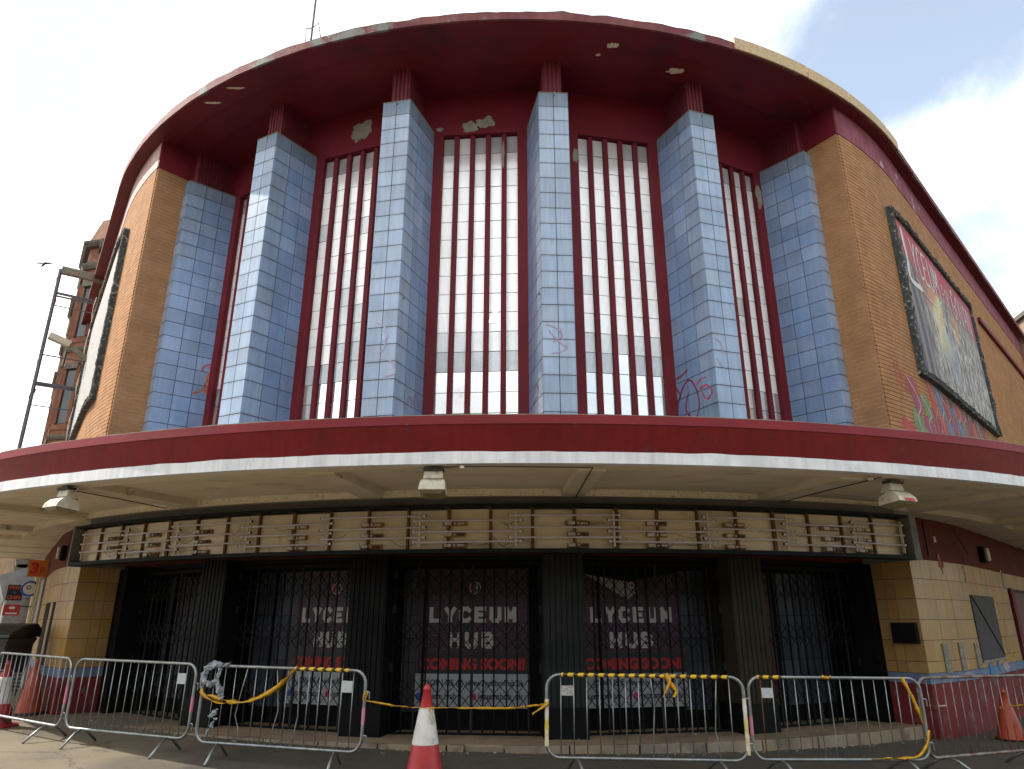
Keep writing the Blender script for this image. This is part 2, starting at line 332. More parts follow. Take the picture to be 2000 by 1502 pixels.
CX, CY = .16, 22.5
AX = -4.45; HALF = 50.5
def pol(a, r, z=0, cx=CX, cy=CY): a = R_(a); return Vector((cx+r*math.sin(a), cy-r*math.cos(a), z))
def MF(a, r, z=0, cx=CX, cy=CY):     # local frame: x tangential, y inward
    return Matrix.Translation(pol(a, r, z, cx, cy)) @ Matrix.Rotation(R_(a), 4, 'Z')
PA = [3.13+15.17*(i-4) for i in range(1, 7)]      # pier angles
def wallpt(side, s, off=0.0, z=0.0):
    """point on the flank wall: s metres along from the corner, off metres proud"""
    a0 = PA[5] if side > 0 else PA[0]; a1 = AX+side*HALF; rr = 12.25; arc = R_(abs(a1-a0))*rr
    if s <= arc:
        a = a0+side*math.degrees(s/rr); return pol(a, rr+off, z)
    p = pol(a1, rr+off, z); d = Vector((math.cos(R_(a1)), math.sin(R_(a1)), 0))*side
    return p+d*(s-arc)
ARCR = R_(abs(AX+HALF-PA[5]))*12.25
def wallM(side, s, off=0.0, z=0.0):  # frame: x along wall away from the corner (right) / towards the corner on the left, y inward, z up
    a = (PA[5]+math.degrees(s/12.25) if side > 0 else PA[0]-math.degrees(s/12.25)) if s < ARCR else AX+side*HALF
    return Matrix.Translation(wallpt(side, s, off, z)) @ Matrix.Rotation(R_(a), 4, 'Z')
def path(r, cx, cy, ext=17, half=HALF, n=56):
    pts = []
    aL, aR = AX-half, AX+half
    dL = Vector((math.cos(R_(aL)), math.sin(R_(aL)), 0)); dR = Vector((math.cos(R_(aR)), math.sin(R_(aR)), 0))
    for k in range(6, 0, -1): pts.append(pol(aL, r, 0, cx, cy)-dL*ext*k/6)
    for k in range(n+1): pts.append(pol(aL+(aR-aL)*k/n, r, 0, cx, cy))
    for k in range(1, 7): pts.append(pol(aR, r, 0, cx, cy)+dR*ext*k/6)
    return pts
def sweep(mb, po, pi, z0, z1):
    mb.strip([[Vector((o.x, o.y, z0)), Vector((o.x, o.y, z1)), Vector((i.x, i.y, z1)), Vector((i.x, i.y, z0))] for o, i in zip(po, pi)]); return mb
def sector(mb, r0, r1, z0, z1, a0, a1, n=12, cx=CX, cy=CY):
    po = [pol(a0+(a1-a0)*k/n, r1, 0, cx, cy) for k in range(n+1)]; pi = [pol(a0+(a1-a0)*k/n, r0, 0, cx, cy) for k in range(n+1)]
    return sweep(mb, po, pi, z0, z1)
def wsweep(mb, side, s0, s1, o0, o1, z0, z1, n=24):
    po = [wallpt(side, s0+(s1-s0)*k/n, o1) for k in range(n+1)]; pi = [wallpt(side, s0+(s1-s0)*k/n, o0) for k in range(n+1)]
    return sweep(mb, po, pi, z0, z1)

# ------------------------------------------------------------------ ground
def ground_mat():
    m = material('worn_paving', (.185, .148, .095), .85, (.14, .112, .075), .55, dirt=(.085, .07, .05), dscale=2.3, dlo=.52, dhi=.72, bump=.004, bscale=55)
    t, ns_, L, b = nodes_of(m); src = b.inputs['Base Color'].links[0].from_socket
    g = ns_.new('ShaderNodeNewGeometry')
    sx = ns_.new('ShaderNodeSeparateXYZ'); L(g.outputs['Position'], sx.inputs[0])
    n0 = ns_.new('ShaderNodeTexNoise'); n0.inputs['Scale'].default_value = .9; n0.inputs['Detail'].default_value = 5; L(g.outputs['Position'], n0.inputs['Vector'])
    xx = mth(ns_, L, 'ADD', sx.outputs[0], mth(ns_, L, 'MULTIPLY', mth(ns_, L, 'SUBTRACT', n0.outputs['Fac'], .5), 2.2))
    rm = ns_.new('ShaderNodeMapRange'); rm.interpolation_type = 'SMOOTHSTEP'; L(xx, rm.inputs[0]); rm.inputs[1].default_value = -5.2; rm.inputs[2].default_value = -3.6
    yy = mth(ns_, L, 'ADD', sx.outputs[1], mth(ns_, L, 'MULTIPLY', n0.outputs['Fac'], 1.2)); ry = ns_.new('ShaderNodeMapRange'); ry.interpolation_type = 'SMOOTHSTEP'; L(yy, ry.inputs[0]); ry.inputs[1].default_value = 7.2; ry.inputs[2].default_value = 8.2; shade_mask = mth(ns_, L, 'MULTIPLY', rm.outputs[0], ry.outputs[0])
    dk = ns_.new('ShaderNodeMix'); dk.data_type = 'RGBA'; dk.blend_type = 'MULTIPLY'; L(shade_mask, dk.inputs[0]); L(src, dk.inputs[6]); dk.inputs[7].default_value = (.42, .44, .48, 1); src = dk.outputs[2]  # paving under the canopy darkened in colour to deepen its shade
    ve = ns_.new('ShaderNodeTexVoronoi'); ve.feature = 'DISTANCE_TO_EDGE'; ve.inputs['Scale'].default_value = .42
    nd = ns_.new('ShaderNodeTexNoise'); nd.inputs['Scale'].default_value = 3; nd.inputs['Detail'].default_value = 6; L(g.outputs['Position'], nd.inputs['Vector'])
    av = ns_.new('ShaderNodeVectorMath'); av.operation = 'MULTIPLY_ADD'; L(nd.outputs['Color'], av.inputs[0]); av.inputs[1].default_value = (.5, .5, 0); L(g.outputs['Position'], av.inputs[2]); L(av.outputs[0], ve.inputs['Vector'])
    ck = ns_.new('ShaderNodeMapRange'); L(ve.outputs['Distance'], ck.inputs[0]); ck.inputs[1].default_value = .0; ck.inputs[2].default_value = .012; ck.inputs[3].default_value = .55; ck.inputs[4].default_value = 1.0
    gm = ns_.new('ShaderNodeTexVoronoi'); gm.inputs['Scale'].default_value = 5.5; L(g.outputs['Position'], gm.inputs['Vector'])
    gk = ns_.new('ShaderNodeMapRange'); L(gm.outputs['Distance'], gk.inputs[0]); gk.inputs[1].default_value = .10; gk.inputs[2].default_value = .13; gk.inputs[3].default_value = .66; gk.inputs[4].default_value = 1.0
    cs = ns_.new('ShaderNodeVectorMath'); cs.operation = 'SCALE'; L(src, cs.inputs[0]); L(mth(ns_, L, 'MULTIPLY', ck.outputs[0], gk.outputs[0]), cs.inputs['Scale']); src = cs.outputs[0]
    v = ns_.new('ShaderNodeTexVoronoi'); v.feature = 'F1'; v.inputs['Scale'].default_value = 70; L(g.outputs['Position'], v.inputs['Vector'])
    w = ns_.new('ShaderNodeMapRange'); L(v.outputs['Distance'], w.inputs[0]); w.inputs[1].default_value = .1; w.inputs[2].default_value = .7; w.inputs[3].default_value = 1.12; w.inputs[4].default_value = .82
    n1 = ns_.new('ShaderNodeTexNoise'); n1.inputs['Scale'].default_value = 9; n1.inputs['Detail'].default_value = 2; L(g.outputs['Position'], n1.inputs['Vector'])
    sp = ns_.new('ShaderNodeMapRange'); L(n1.outputs['Fac'], sp.inputs[0]); sp.inputs[1].default_value = .74; sp.inputs[2].default_value = .76; sp.inputs[3].default_value = 1; sp.inputs[4].default_value = .45
    mu = mth(ns_, L, 'MULTIPLY', w.outputs[0], sp.outputs[0])
    x = ns_.new('ShaderNodeVectorMath'); x.operation = 'SCALE'; L(src, x.inputs[0]); L(mu, x.inputs['Scale']); L(x.outputs[0], b.inputs['Base Color'])
    return m
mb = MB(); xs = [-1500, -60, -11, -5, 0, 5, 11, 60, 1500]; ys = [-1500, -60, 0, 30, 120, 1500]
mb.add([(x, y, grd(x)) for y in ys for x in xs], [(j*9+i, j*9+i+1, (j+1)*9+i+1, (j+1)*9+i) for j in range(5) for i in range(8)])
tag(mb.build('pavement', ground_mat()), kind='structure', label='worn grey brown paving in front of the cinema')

# ------------------------------------------------------------------ cinema
cin = thing('cinema_building', 'closed art deco cinema with blue tiled piers, curved maroon roof and tan brick flanks', 'cinema', (0, 11, 0))
# flank wall bodies + roof
wb = MB()
for sd_ in (-1, 1):
    wsweep(wb, sd_, .02, 19, -.5, -.012, 3.3, 11.5, 40)
    a0 = PA[5] if sd_ > 0 else PA[0]; Mx = MF(a0, 12.25)
    wb.box(*((.0, .3) if sd_ > 0 else (-.3, 0)), .012, 1.6, 3.3, 11.5, Mx)
wb.build('masonry_core', M_['mortar'], cin)
# return faces get a paler bed joint
for sd_ in (-1, 1):
    a0 = PA[5] if sd_ > 0 else PA[0]; Mx = MF(a0, 12.25)
    MB().box(*((-.029, 0) if sd_ > 0 else (0, .029)), .012, .68, 3.9, 11.49, Mx).build('bed_joint', M_['mortarw'], cin)
PITCHC = .0865
for sd_ in (-1, 1):
    a0 = PA[5] if sd_ > 0 else PA[0]; Mx = MF(a0, 12.25)
    for k in range(87):
        z1 = 11.495-k*PITCHC; z0 = z1-.0745; mb = MB()
        jt = lambda: random.uniform(-.0014, .0014)
        xa, xb = (-.034, -.012) if sd_ > 0 else (.012, .034)
        yy = 0.0 if k % 2 else 0.0; cuts = [0, .22, .45, .66] if k % 2 else [0, .11, .34, .57, .66]
        for i in range(len(cuts)-1):
            j = jt()
            mb.box(*((xa+j, .02) if sd_ > 0 else (-.02, xb+j)), cuts[i]+.0015 if i else -.0, cuts[i+1]-.0015, z0, z1, Mx)
        s = .02 if k % 2 else -.10
        L_ = .235
        while s < 19:
            s0, s1 = max(s, .022), min(s+L_-.003, 19); j = jt()
            if s1-s0 > .02:
                p = [wallpt(sd_, s0, -.012), wallpt(sd_, s1, -.012), wallpt(sd_, s1, .018+j), wallpt(sd_, s0, .018+j)]
                vs = [(q.x, q.y, z0) for q in p]+[(q.x, q.y, z1) for q in p]
                mb.add(vs, [(2, 3, 7, 6), (0, 1, 2, 3), (4, 5, 6, 7), (1, 2, 6, 5), (0, 3, 7, 4)])
            s += L_
            if s > 9: L_ = .47
        mb.build('brick_course', M_['brick'], cin)
# maroon bands above the brick
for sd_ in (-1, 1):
    mb = MB(); wsweep(mb, sd_, 0, 19, -.4, .03, 11.503, 12.195, 40); mb.build('render_band', M_['band' if sd_ > 0 else 'band_sunlit'], cin)
    a0 = PA[5] if sd_ > 0 else PA[0]; Mx = MF(a0, 12.28)
    MB().box(*((-.045, .25) if sd_ > 0 else (-.25, .045)), .008, 1.7, 11.50, 12.26, Mx).build('band_return', M_['red'], cin)
# roof
ro = path(12.46, .13, 22.42); inner = path(11.95, .13, 22.42); i2 = path(11.3, .13, 22.42); i3 = path(10.0, .13, 22.42)
mb = MB(); sweep(mb, ro, inner, 12.20, 12.345); sweep(mb, inner, i2, 12.25, 12.345); sweep(mb, i2, i3, 12.29, 12.345)
mb.build('eaves_soffit', M_['soffit_red'], cin)
mb = MB(); top = [(p.x, p.y, 12.35) for p in ro]; n = len(top)
mb.add(top+[(0, 36, 12.35)], [(i, i+1, n) for i in range(n-1)]+[(n-1, 0, n)]); mb.build('roof_deck', M_['felt'], cin)
# roof edge, slightly uneven
def uneven(r0, r1, z0, z1, i0, i1, amp=.012):
    mb = MB(); po = path(r1, .13, 22.42, n=160); pi = path(r0, .13, 22.42, n=160); rings = []
    for k, (o, i) in enumerate(list(zip(po, pi))[i0:i1]):
        h = noise.noise(o*1.7)*amp*2+noise.noise(o*7)*amp; o2 = o+(o-i).normalized()*noise.noise(o*3.1)*.008
        rings.append([Vector((o2.x, o2.y, z0)), Vector((o2.x, o2.y, z1+h)), Vector((i.x, i.y, z1+h)), Vector((i.x, i.y, z0))])
    return mb.strip(rings)
uneven(12.44, 12.485, 12.185, 12.355, 0, 173).build('roof_edge', M_['fascia'], cin)
uneven(12.37, 12.47, 12.357, 12.385, 0, 173, .02).build('felt_upstand', M_['felt'], cin)
bnd = [(19.6, 28.2), (28.3, 34.6), (34.7, 42.6), (42.7, 46)]
for i, (a, b_) in enumerate(bnd):
    mb = MB(); sector(mb, 12.49, 12.515, 12.19-.01*(i % 2), 12.47-.012*i, a, b_, 10, .13, 22.42); mb.build('strand_board', M_['osb'], cin)
mb = MB(); sweep(mb, path(12.48, .13, 22.42)[-7:], path(12.35, .13, 22.42)[-7:], 12.19, 12.37); mb.build('roof_edge', M_['red'], cin)
mb = MB(); sector(mb, 12.43, 12.487, 12.195, 12.35, 19.4, 46, 20, .13, 22.42); mb.build('roof_edge', M_['fascia'], cin)
# string course on the right flank
mb = MB(); wsweep(mb, 1, ARCR+7.4, 19, 0, .10, 10.25, 10.40, 8); mb.build('string_course', M_['red'], cin)
# back closure
MB().bar((-20.0, 29.6, 6), (0, 36, 6), .3, 12).bar((20.8, 25.2, 6), (0, 36, 6), .3, 12).build('rear_wall', M_['mortar'], cin)

# ---- piers
TR, TH, TOP = 21, .3215, 11.36
meF = MB().box(-.134, .134, -.012, .012, 0, TH-.013).mesh('tile_front', M_['blue'])
meS = MB().box(-.012, .012, 0, .354, 0, TH-.013).mesh('tile_side', M_['blue'])
meFt = MB().box(-.134, .134, -.012, .012, 0, TH-.013).mesh('tile_front_top', M_['bluetop'])
meSt = MB().box(-.012, .012, 0, .354, 0, TH-.013).mesh('tile_side_top', M_['bluetop'])
cand = []
piers = []
SPL = 8.0
def SM(i, sgn): return MF(PA[i], 11.61) @ Matrix.Translation((sgn*.2745, .004, 0)) @ Matrix.Rotation(R_(-sgn*SPL), 4, 'Z')
for i, a in enumerate(PA):
    Mx = MF(a, 11.61)
    e_ = math.tan(R_(SPL))*1.19; p = MB().strip([[Mx @ Vector((x, y, z)) for x, y in ((-.268, .006), (.268, .006), (.268+e_, 1.2), (-.268-e_, 1.2))] for z in (3.95, TOP-.004)]).build('tiled_pier', M_['grout'], cin); piers.append(p)
    MB().strip([[Mx @ Vector((x, y, z)) for x, y in ((-.287, -.014), (.287, -.014), (.289+e_, 1.2), (-.289-e_, 1.2))] for z in (TOP-.004, TOP+.010)]).build('pier_cap', M_['plaster'], p)
    WM[p.name] = Matrix()
    fx = [.14] if i == 0 else [-.14] if i == 5 else [-.14, .14]
    vis = 1 if i < 3 else -1          # flank seen from the street
    for r in range(TR):
        z = TOP-(r+1)*TH
        for x in fx: cand.append((abs(i-2.5)*.2+.0, i, r, Mx @ Matrix.Translation((x, -.001, z)), 'F'))
        for c in range(3):
            for sgn in (-1, 1):
                front = (sgn == vis)
                cand.append((1.1+c*.3+abs(i-2.5)*.02 if front else 9, i, r, SM(i, sgn) @ Matrix.Translation((0, c*.366, z)), 'S'))
cand.sort(key=lambda c: c[0]); stuffm = {}
# keep whole columns together: the 300 that show largest are single tiles
for n_, (pr, i, r, Mt, kind) in enumerate(cand):
    if n_ < 300:
        Mt2 = Mt @ Matrix.Rotation(random.uniform(-.003, .003), 4, 'X') @ Matrix.Rotation(random.uniform(-.003, .003), 4, 'Z')
        me = (meFt if r == 0 else meF) if kind == 'F' else (meSt if r == 0 else meS)
        inst('glazed_tile', me, Mt2, piers[i])
    else:
        key = (i, r == 0)
        mb = stuffm.setdefault(key, MB())
        if kind == 'F': mb.box(-.134, .134, -.012, .012, 0, TH-.013, Mt)
        else: mb.box(-.012, .012, 0, .354, 0, TH-.013, Mt @ Matrix.Rotation(random.uniform(-.004, .004), 4, 'Z'))
M_['blue_i'] = material('blue_glazed_tile_flank', (.25, .355, .55), .30, (.205, .30, .48), 1.6, rnd=.14, island=True, streak=.14, dirt=(.24, .29, .35), dscale=1.2, dlo=.55, dhi=.8, coat=.15, bump=.0006, bscale=4, spec=.6)
for (i, top_), mb in stuffm.items():
    tag(mb.build('glazed_tile_field', M_['bluetop' if top_ else 'blue_i'], piers[i]), kind='stuff')
for i in (1, 2, 3, 4):
    for sgn in (0,): MB().lathe([(0, 0), (.014, 0), (.012, .012), (0, .015)], 8, MF(PA[i], 11.61) @ Matrix.Translation((.02, -.014, TOP-.07)) @ Matrix.Rotation(R_(90), 4, 'X')).build('rusty_bolt', M_['rusty'], piers[i])
for i, sgn in ((2, 1), (3, -1), (5, 1), (0, -1)):
    MB().lathe([(0, 0), (.018, 0), (.014, .02), (0, .025)], 8, SM(i, sgn) @ Matrix.Translation((sgn*.013, .12, 7.12)) @ Matrix.Rotation(R_(sgn*90), 4, 'Y')).build('rusty_bolt', M_['rusty'], piers[i])
# fluted necks
for i, a in enumerate(PA):
    Mx = MF(a, 11.61); pts = []
    w, y0, y1 = .165, .14, 1.15
    prof = [(-w, y1)]
    y = y1
    nfl = 14; st = (y1-y0)/nfl
    for k in range(nfl): prof += [(-w, y1-k*st-.006), (-w-.022, y1-k*st-.012), (-w-.022, y1-(k+1)*st+.02), (-w, y1-(k+1)*st+.012)]
    for k in range(4):
        x = -w+k*(2*w/4); prof += [(x+.012, y0), (x+.018, y0-.022), (x+2*w/4-.018, y0-.022), (x+2*w/4-.012, y0)]
    for k in range(nfl): prof += [(w, y0+k*st+.012), (w+.022, y0+k*st+.02), (w+.022, y0+(k+1)*st-.012), (w, y0+(k+1)*st-.006)]
    prof += [(w, y1)]
    MB().strip([[Mx @ Vector((x, y, z)) for x, y in prof] for z in (TOP+.011, 12.30)]).build('fluted_neck', M_['neck'], cin)

# ---- windows between the piers
bays = [(PA[i]+PA[i+1])/2 for i in range(5)]
DW = 10.47; OW = .77; GW = .226; BW = (2*OW-5*GW)/4
meP = {}
for key in ('pane', 'paneg', 'panew', 'paneh'):
    meP[key] = MB().box(-GW/2+.002, GW/2-.002, -.006, .006, .006, .394).mesh('pane_'+key, M_[key])
for bi, a in enumerate(bays):
    Mx = MF(a, DW)
    w = MB().box(-OW-.04, OW+.04, .055, .08, 3.95, 11.32, Mx).build('tall_window', M_['lead'], cin)
    s = MB().box(-1.42, -OW, -.08, .10, 3.95, 11.27, Mx).box(OW, 1.42, -.08, .10, 3.95, 11.27, Mx)
    s.build('window_jamb', M_['red'], w)
    MB().box(-1.5, 1.5, -.085, .10, 11.272, 12.3, Mx).build('window_head', M_['red'], w)
    for k in range(4):
        x = -OW+GW*(k+1)+BW*k
        MB().box(x+.004, x+BW-.004, -.045, .05, 3.95, 11.268, Mx).build('glazing_bar', M_['red'], w)
    pp = {'pane': MB(), 'paneg': MB(), 'panew': MB(), 'paneh': MB()}
    for k in range(5):
        x = -OW+GW*(k+.5)+BW*k
        for r in range(18):
            z = 11.25-(r+1)*.4
            key = 'pane' if r < 12 else 'paneg' if r == 12 else 'panew'
            if r == 11 and bi in (1,): key = 'paneg' if k > 1 else 'pane'
            if r == 12 and bi == 4: key = 'pane'
            if r == 11 and bi in (2, 3) and key == 'pane': key = 'paneh'
            if r in (9, 10) and bi == 1 and k in (2, 3): key = 'paneh'
            if 1 <= r <= 9 and random.random() < .02: key = 'paneh'
            if r == 0: key = 'paneh' if random.random() < .75 else 'pane'
            if r == 12 and bi == 3 and k in (2,): key = 'panew'
            if bi and r < 15:
                Mt = Mx @ Matrix.Translation((x, .03+random.uniform(-.002, .002), z)) @ Matrix.Rotation(random.uniform(-.012, .012), 4, 'X') @ Matrix.Rotation(random.uniform(-.01, .01), 4, 'Z')
                inst('glass_pane', meP[key], Mt, w)
            else: pp[key].box(-GW/2+.002, GW/2-.002, -.006, .006, .006, .394, Mx @ Matrix.Translation((x, .03, z)))
    for key, mb in pp.items():
        if mb.v: tag(mb.build('pane_field', M_[key], w), kind='stuff')
def blobpatch(Mx, x, z, w, h, name, mat, parent, seed, y=-.003):
    mb = MB(); n = 44; ring = []
    for k in range(n):
        t_ = 2*math.pi*k/n; rr = 1+.5*noise.noise(Vector((math.cos(t_)*1.5+seed*3.1, math.sin(t_)*1.5, seed)))+.35*noise.noise(Vector((math.cos(t_)*4, math.sin(t_)*4, seed*7)))
        ring.append((x+w*rr*math.cos(t_), z+h*rr*math.sin(t_)))
    mb.strip([[Mx @ Vector((px, yy, pz)) for px, pz in ring] for yy in (y, y+.003)]); return mb.build(name, mat, parent)
Mx = MF(bays[2], DW-.0)
for (x, z, w_, h_, sd0) in [(-.22, 11.45, .17, .12, 1), (.12, 11.55, .2, .13, 2), (-.85, 11.42, .07, .05, 3)]: blobpatch(Mx, x, z, w_, h_, 'paint_scar', M_['plaster'], cin, sd0, -.089)
blobpatch(MF(bays[1], DW), .12, 11.78, .24, .24, 'paint_scar', M_['plaster'], cin, 5, -.089)
blobpatch(MF(bays[3], DW), -.83, 10.75, .055, .18, 'paint_scar', M_['plaster'], cin, 6, -.084)
blobpatch(MF(bays[4], DW), .86, 10.7, .09, .26, 'paint_scar', M_['plaster'], cin, 8, -.084)
blobpatch(MF(bays[2], DW), .47, 10.75, .035, .3, 'paint_scar', M_['plaster'], cin, 9, -.049)
# one broken, daylight coloured pane corner and a split mullion
Mx = MF(bays[2], DW); MB().add([Mx @ Vector(p) for p in ((.19, .018, 7.02), (.37, .018, 7.02), (.37, .018, 7.30), (.31, .018, 7.28))], [(0, 1, 2, 3)]).build('broken_pane', M_['panew'], cin)
# soffit scars
for (u, v, w_, h_, sd0) in [(1196, 86, .13, .06, 11), (1320, 139, .17, .07, 12), (460, 172, .2, .03, 13), (417, 198, .18, .03, 14), (1168, 108, .05, .03, 15)]:
    d = sight(u, v); k = (12.233-EYE)/d.z if (u, v) != (460, 172) else (12.198-EYE)/d.z
    zz = 12.232 if True else 0
    r = math.hypot(d.x*k-.13, d.y*k-22.42); zz = 12.197 if r > 11.95 else 12.247 if r > 11.3 else 12.287
    Mh = Matrix.Translation((d.x*k, d.y*k, zz)) @ Matrix.Rotation(R_(-90), 4, 'X')
    blobpatch(Mh, 0, 0, w_, h_, 'paint_scar', M_['flake'], cin, sd0, 0)

# ------------------------------------------------------------------ canopy
KX, KY, KR = .27, 24.25, 16.25
can = MB(); ko = lambda r: path(r, KX, KY, ext=6.2, n=72)
po = ko(KR); pi = ko(KR-.28)
rings = []
pa, pb, pc, pd = ko(KR), ko(KR-.005), ko(KR-.09), ko(KR-.3)
for A, B, Cc, D in zip(pa, pb, pc, pd):
    rings.append([Vector((A.x, A.y, 4.035)), Vector((A.x, A.y, 3.925)), Vector((B.x, B.y, 3.915)), Vector((Cc.x, Cc.y, 3.605)), Vector((D.x, D.y, 3.605)), Vector((D.x, D.y, 4.03))])
canopy = can.strip(rings).build('canopy', M_['canopy_red'], cin); WM[canopy.name] = Matrix()
def wav(pth, z0, z1, pth2, amp):
    mb = MB(); rings = []
    for o, i in zip(pth, pth2):
        h = noise.noise(o*2.3)*amp+noise.noise(o*9)*amp*.6
        rings.append([Vector((o.x, o.y, z0)), Vector((o.x, o.y, z1+h)), Vector((i.x, i.y, z1+h)), Vector((i.x, i.y, z0))])
    return mb.strip(rings)
def kp(r, n=220): return path(r, KX, KY, ext=6.2, n=n)
wav(kp(KR-.055), 3.456, 3.598, kp(KR-.16), .010).build('white_trim', M_['white'], canopy)
sweep(MB(), kp(KR+.006), kp(KR-.09), 3.925, 4.034).build('lip', M_['lip_skylit'], canopy)
wav(kp(KR-.004), 4.034, 4.046, kp(KR-.06), .008).build('chipped_edge', M_['plaster'], canopy)
# deck: from lip back under the facade
back = path(10.2, CX, CY, ext=6.2, n=72)
sweep(MB(), ko(KR-.02), back, 3.99, 4.02).build('deck', M_['felt'], canopy)
# ceiling: recessed panels between radial beams
IN_R = 14.05
ringo = kp(KR-.16, 72); ring1 = kp(KR-.42, 72)
sweep(MB(), ringo, ring1, 3.458, 3.60).build('edge_beam', M_['soffit'], canopy)
bks = [-10-12.45*k for k in range(3, 0, -1)]+[-10+12.45*k for k in range(0, 6)]
bks = [-47.3, -35.2, -23.2, -9.7, 2.6, 15.2, 27.7, 40.2]
for a in bks:
    Mx = MF(a, KR-.40, 0, KX, KY)
    MB().box(-.17, .17, 0, KR-.40-IN_R, 3.433, 3.60, Mx).build('cross_beam', M_['beam'], canopy)
segs = [AX-HALF]+bks+[AX+HALF]
for i in range(len(segs)-1):
    mb = MB(); sector(mb, IN_R-.1, KR-.3, 3.535, 3.56, segs[i], segs[i+1], 12, KX, KY); mb.build('ceiling_panel', M_['soffit'], canopy)
    mb = MB(); ab = math.degrees(.17/IN_R); sector(mb, IN_R-.015, IN_R, 3.436, 3.535, segs[i]+ab, segs[i+1]-ab, 12, KX, KY)
    mb.build('flaking_upstand', M_['flake' if 1 < i < 7 else 'beam'], canopy)
# inner ring of ceiling, curved cove
mb = MB(); sector(mb, 12.3, IN_R-.012, 3.432, 3.58, AX-HALF, AX+HALF, 72, KX, KY); mb.build('inner_ceiling', M_['beam'], canopy)
# straight ends: flat ceiling
for sd_ in (-1, 1):
    a1 = AX+sd_*HALF; Mx = MF(a1, KR-.40, 0, KX, KY)
    x0, x1 = (0, 6.2) if sd_ > 0 else (-6.2, 0)
    mb = MB().box(x0, x1, 0, 4.5, 3.44, 3.56, Mx); mb.build('inner_ceiling', M_['soffit'], canopy)
    for k in (1, 2, 3):
        xx = k*2.0*sd_; MB().box(xx-.12, xx+.12, 0, 2.5, 3.425, 3.44, Mx).build('cross_beam', M_['beam'], canopy)
# ceiling continuing inward to the lobby wall (flat slab over the entrance)
mb = MB(); sweep(mb, path(12.22, CX, CY, ext=6.2, n=60), path(9.8, CX, CY, ext=6.2, n=60), 3.50, 3.6); mb.build('lobby_ceiling', M_['cove'], cin)
# conduits
def canpt(u, v, z): d = sight(u, v); k = (z-EYE)/d.z; return Vector((d.x*k, d.y*k, z))
for pts in ([(143, 958), (230, 974), (330, 994)], [(868, 912), (960, 911), (1158, 913), (1132, 958), (1122, 976)], [(1722, 932), (1620, 957), (1510, 985)]):
    MB().tube([canpt(u, v, 3.424) for u, v in pts], .008, 6).build('conduit', M_['wire'], canopy)
for u, v in [(330, 994), (903, 913), (1700, 936)]:
    p = canpt(u, v, 3.42); MB().lathe([(0, -.012), (.035, -.012), (.04, .015), (0, .02)], 10, Matrix.Translation(p)).build('junction_box', M_['flake'], canopy)
for k, r_ in enumerate((13.62, 13.5, 13.42)):
    MB().tube([pol(AX-34+k+(64-3*k)*j/60, r_+.012*math.sin(j*.9+k), 3.405-.004*k, KX, KY) for j in range(61)], .012-.002*k, 6).build('cable', M_['cove'], canopy)

# ------------------------------------------------------------------ ground floor
S0 = {-1: 0.0, 1: -.16}; SE = {-1: 9.5, 1: 19}
rows = [2.70, 2.37, 2.04, 1.71, 1.38, 1.05, .872]
for sd_ in (-1, 1):
    s0 = S0[sd_]; q = wallpt(sd_, s0, 0); ang = (PA[5]+math.degrees(s0/12.25)) if sd_ > 0 else PA[0]
    Mc = MF(ang, 12.25)
    g = MB(); wsweep(g, sd_, s0+.012, SE[sd_], -.5, -.012, -.5, 2.70, 40)
    g.build('tiled_wall', M_['grout'], cin); tw = cin.children[-1] if False else bpy.data.objects[g and bpy.data.objects[-1].name] if False else None
    tw = [o for o in bpy.data.objects if o.name.startswith('tiled_wall')][-1]; WM[tw.name] = Matrix()
    MB().box(*((.0, .4) if sd_ > 0 else (-.4, 0)), .012, .70, -.5, 2.70, Mc).build('wall_return', M_['grout'], tw)
    # return face tiles
    tl = {}
    for r in range(6):
        z0, z1 = rows[r+1]+.004, rows[r]-.004
        for y0, y1 in ((.0, .33), (.337, .50), (.507, .69)):
            if sd_ > 0 and r == 3 and y0 < .4 and False: continue
            MB().box(*((-.012, 0) if sd_ > 0 else (0, .012)), y0-(.012 if y0 == 0 else 0), y1, z0, z1, Mc).build('wall_tile', M_['cream'], tw)
        # flank tiles
        s = s0; k = 0; far = MB()
        lim = 9.3 if sd_ > 0 else 6.4
        while s < SE[sd_]-.1:
            s1 = s+.325; ok = True
            if sd_ > 0 and 2.12 < s+.16 < 3.98 and rows[r] < 2.2 and rows[r+1] > .98: ok = False
            if sd_ > 0 and 5.8 < s+.16 < 8.2 and rows[r] < 2.4: ok = False
            if sd_ < 0 and 1.15 < s+.16 < 1.75 and rows[r] < 2.2: ok = False
            if sd_ < 0 and 2.1 < s+.16 < 3.1 and rows[r] < 2.2: ok = False
            if ok:
                mb = MB() if s < lim else far
                j = random.uniform(-.002, .002)
                wsweep(mb, sd_, s+.003, s1-.003, -.012, .004+j, z0, z1, 2)
                if mb is not far: mb.build('wall_tile', M_['cream'], tw)
            s = s1; k += 1
        if far.v: tag(far.build('tile_field', M_['cream'], tw), kind='stuff')
    for nm, a_, b_, mt, off in (('painted_band', .716, .868, 'base_blue', .006), ('painted_base', -.3, .712, 'base_red', .010)):
        mb = MB(); wsweep(mb, sd_, s0, SE[sd_], -.012, off, a_, b_, 40)
        mb.build(nm, M_[mt], tw)
        MB().box(*((-off-.002, 0) if sd_ > 0 else (0, off+.002)), .0, .69, a_, b_, Mc).build(nm, M_[mt], tw)
    mb = MB(); wsweep(mb, sd_, s0, SE[sd_], -.5, -.002, 2.704, 3.45, 40)
    mb.box(*((-.006, .4) if sd_ > 0 else (-.4, .006)), .0, .70, 2.704, 3.45, Mc); mb.build('upper_band', M_['rust_red'], tw)
    if sd_ > 0: TWR = tw
    else: TWL = tw
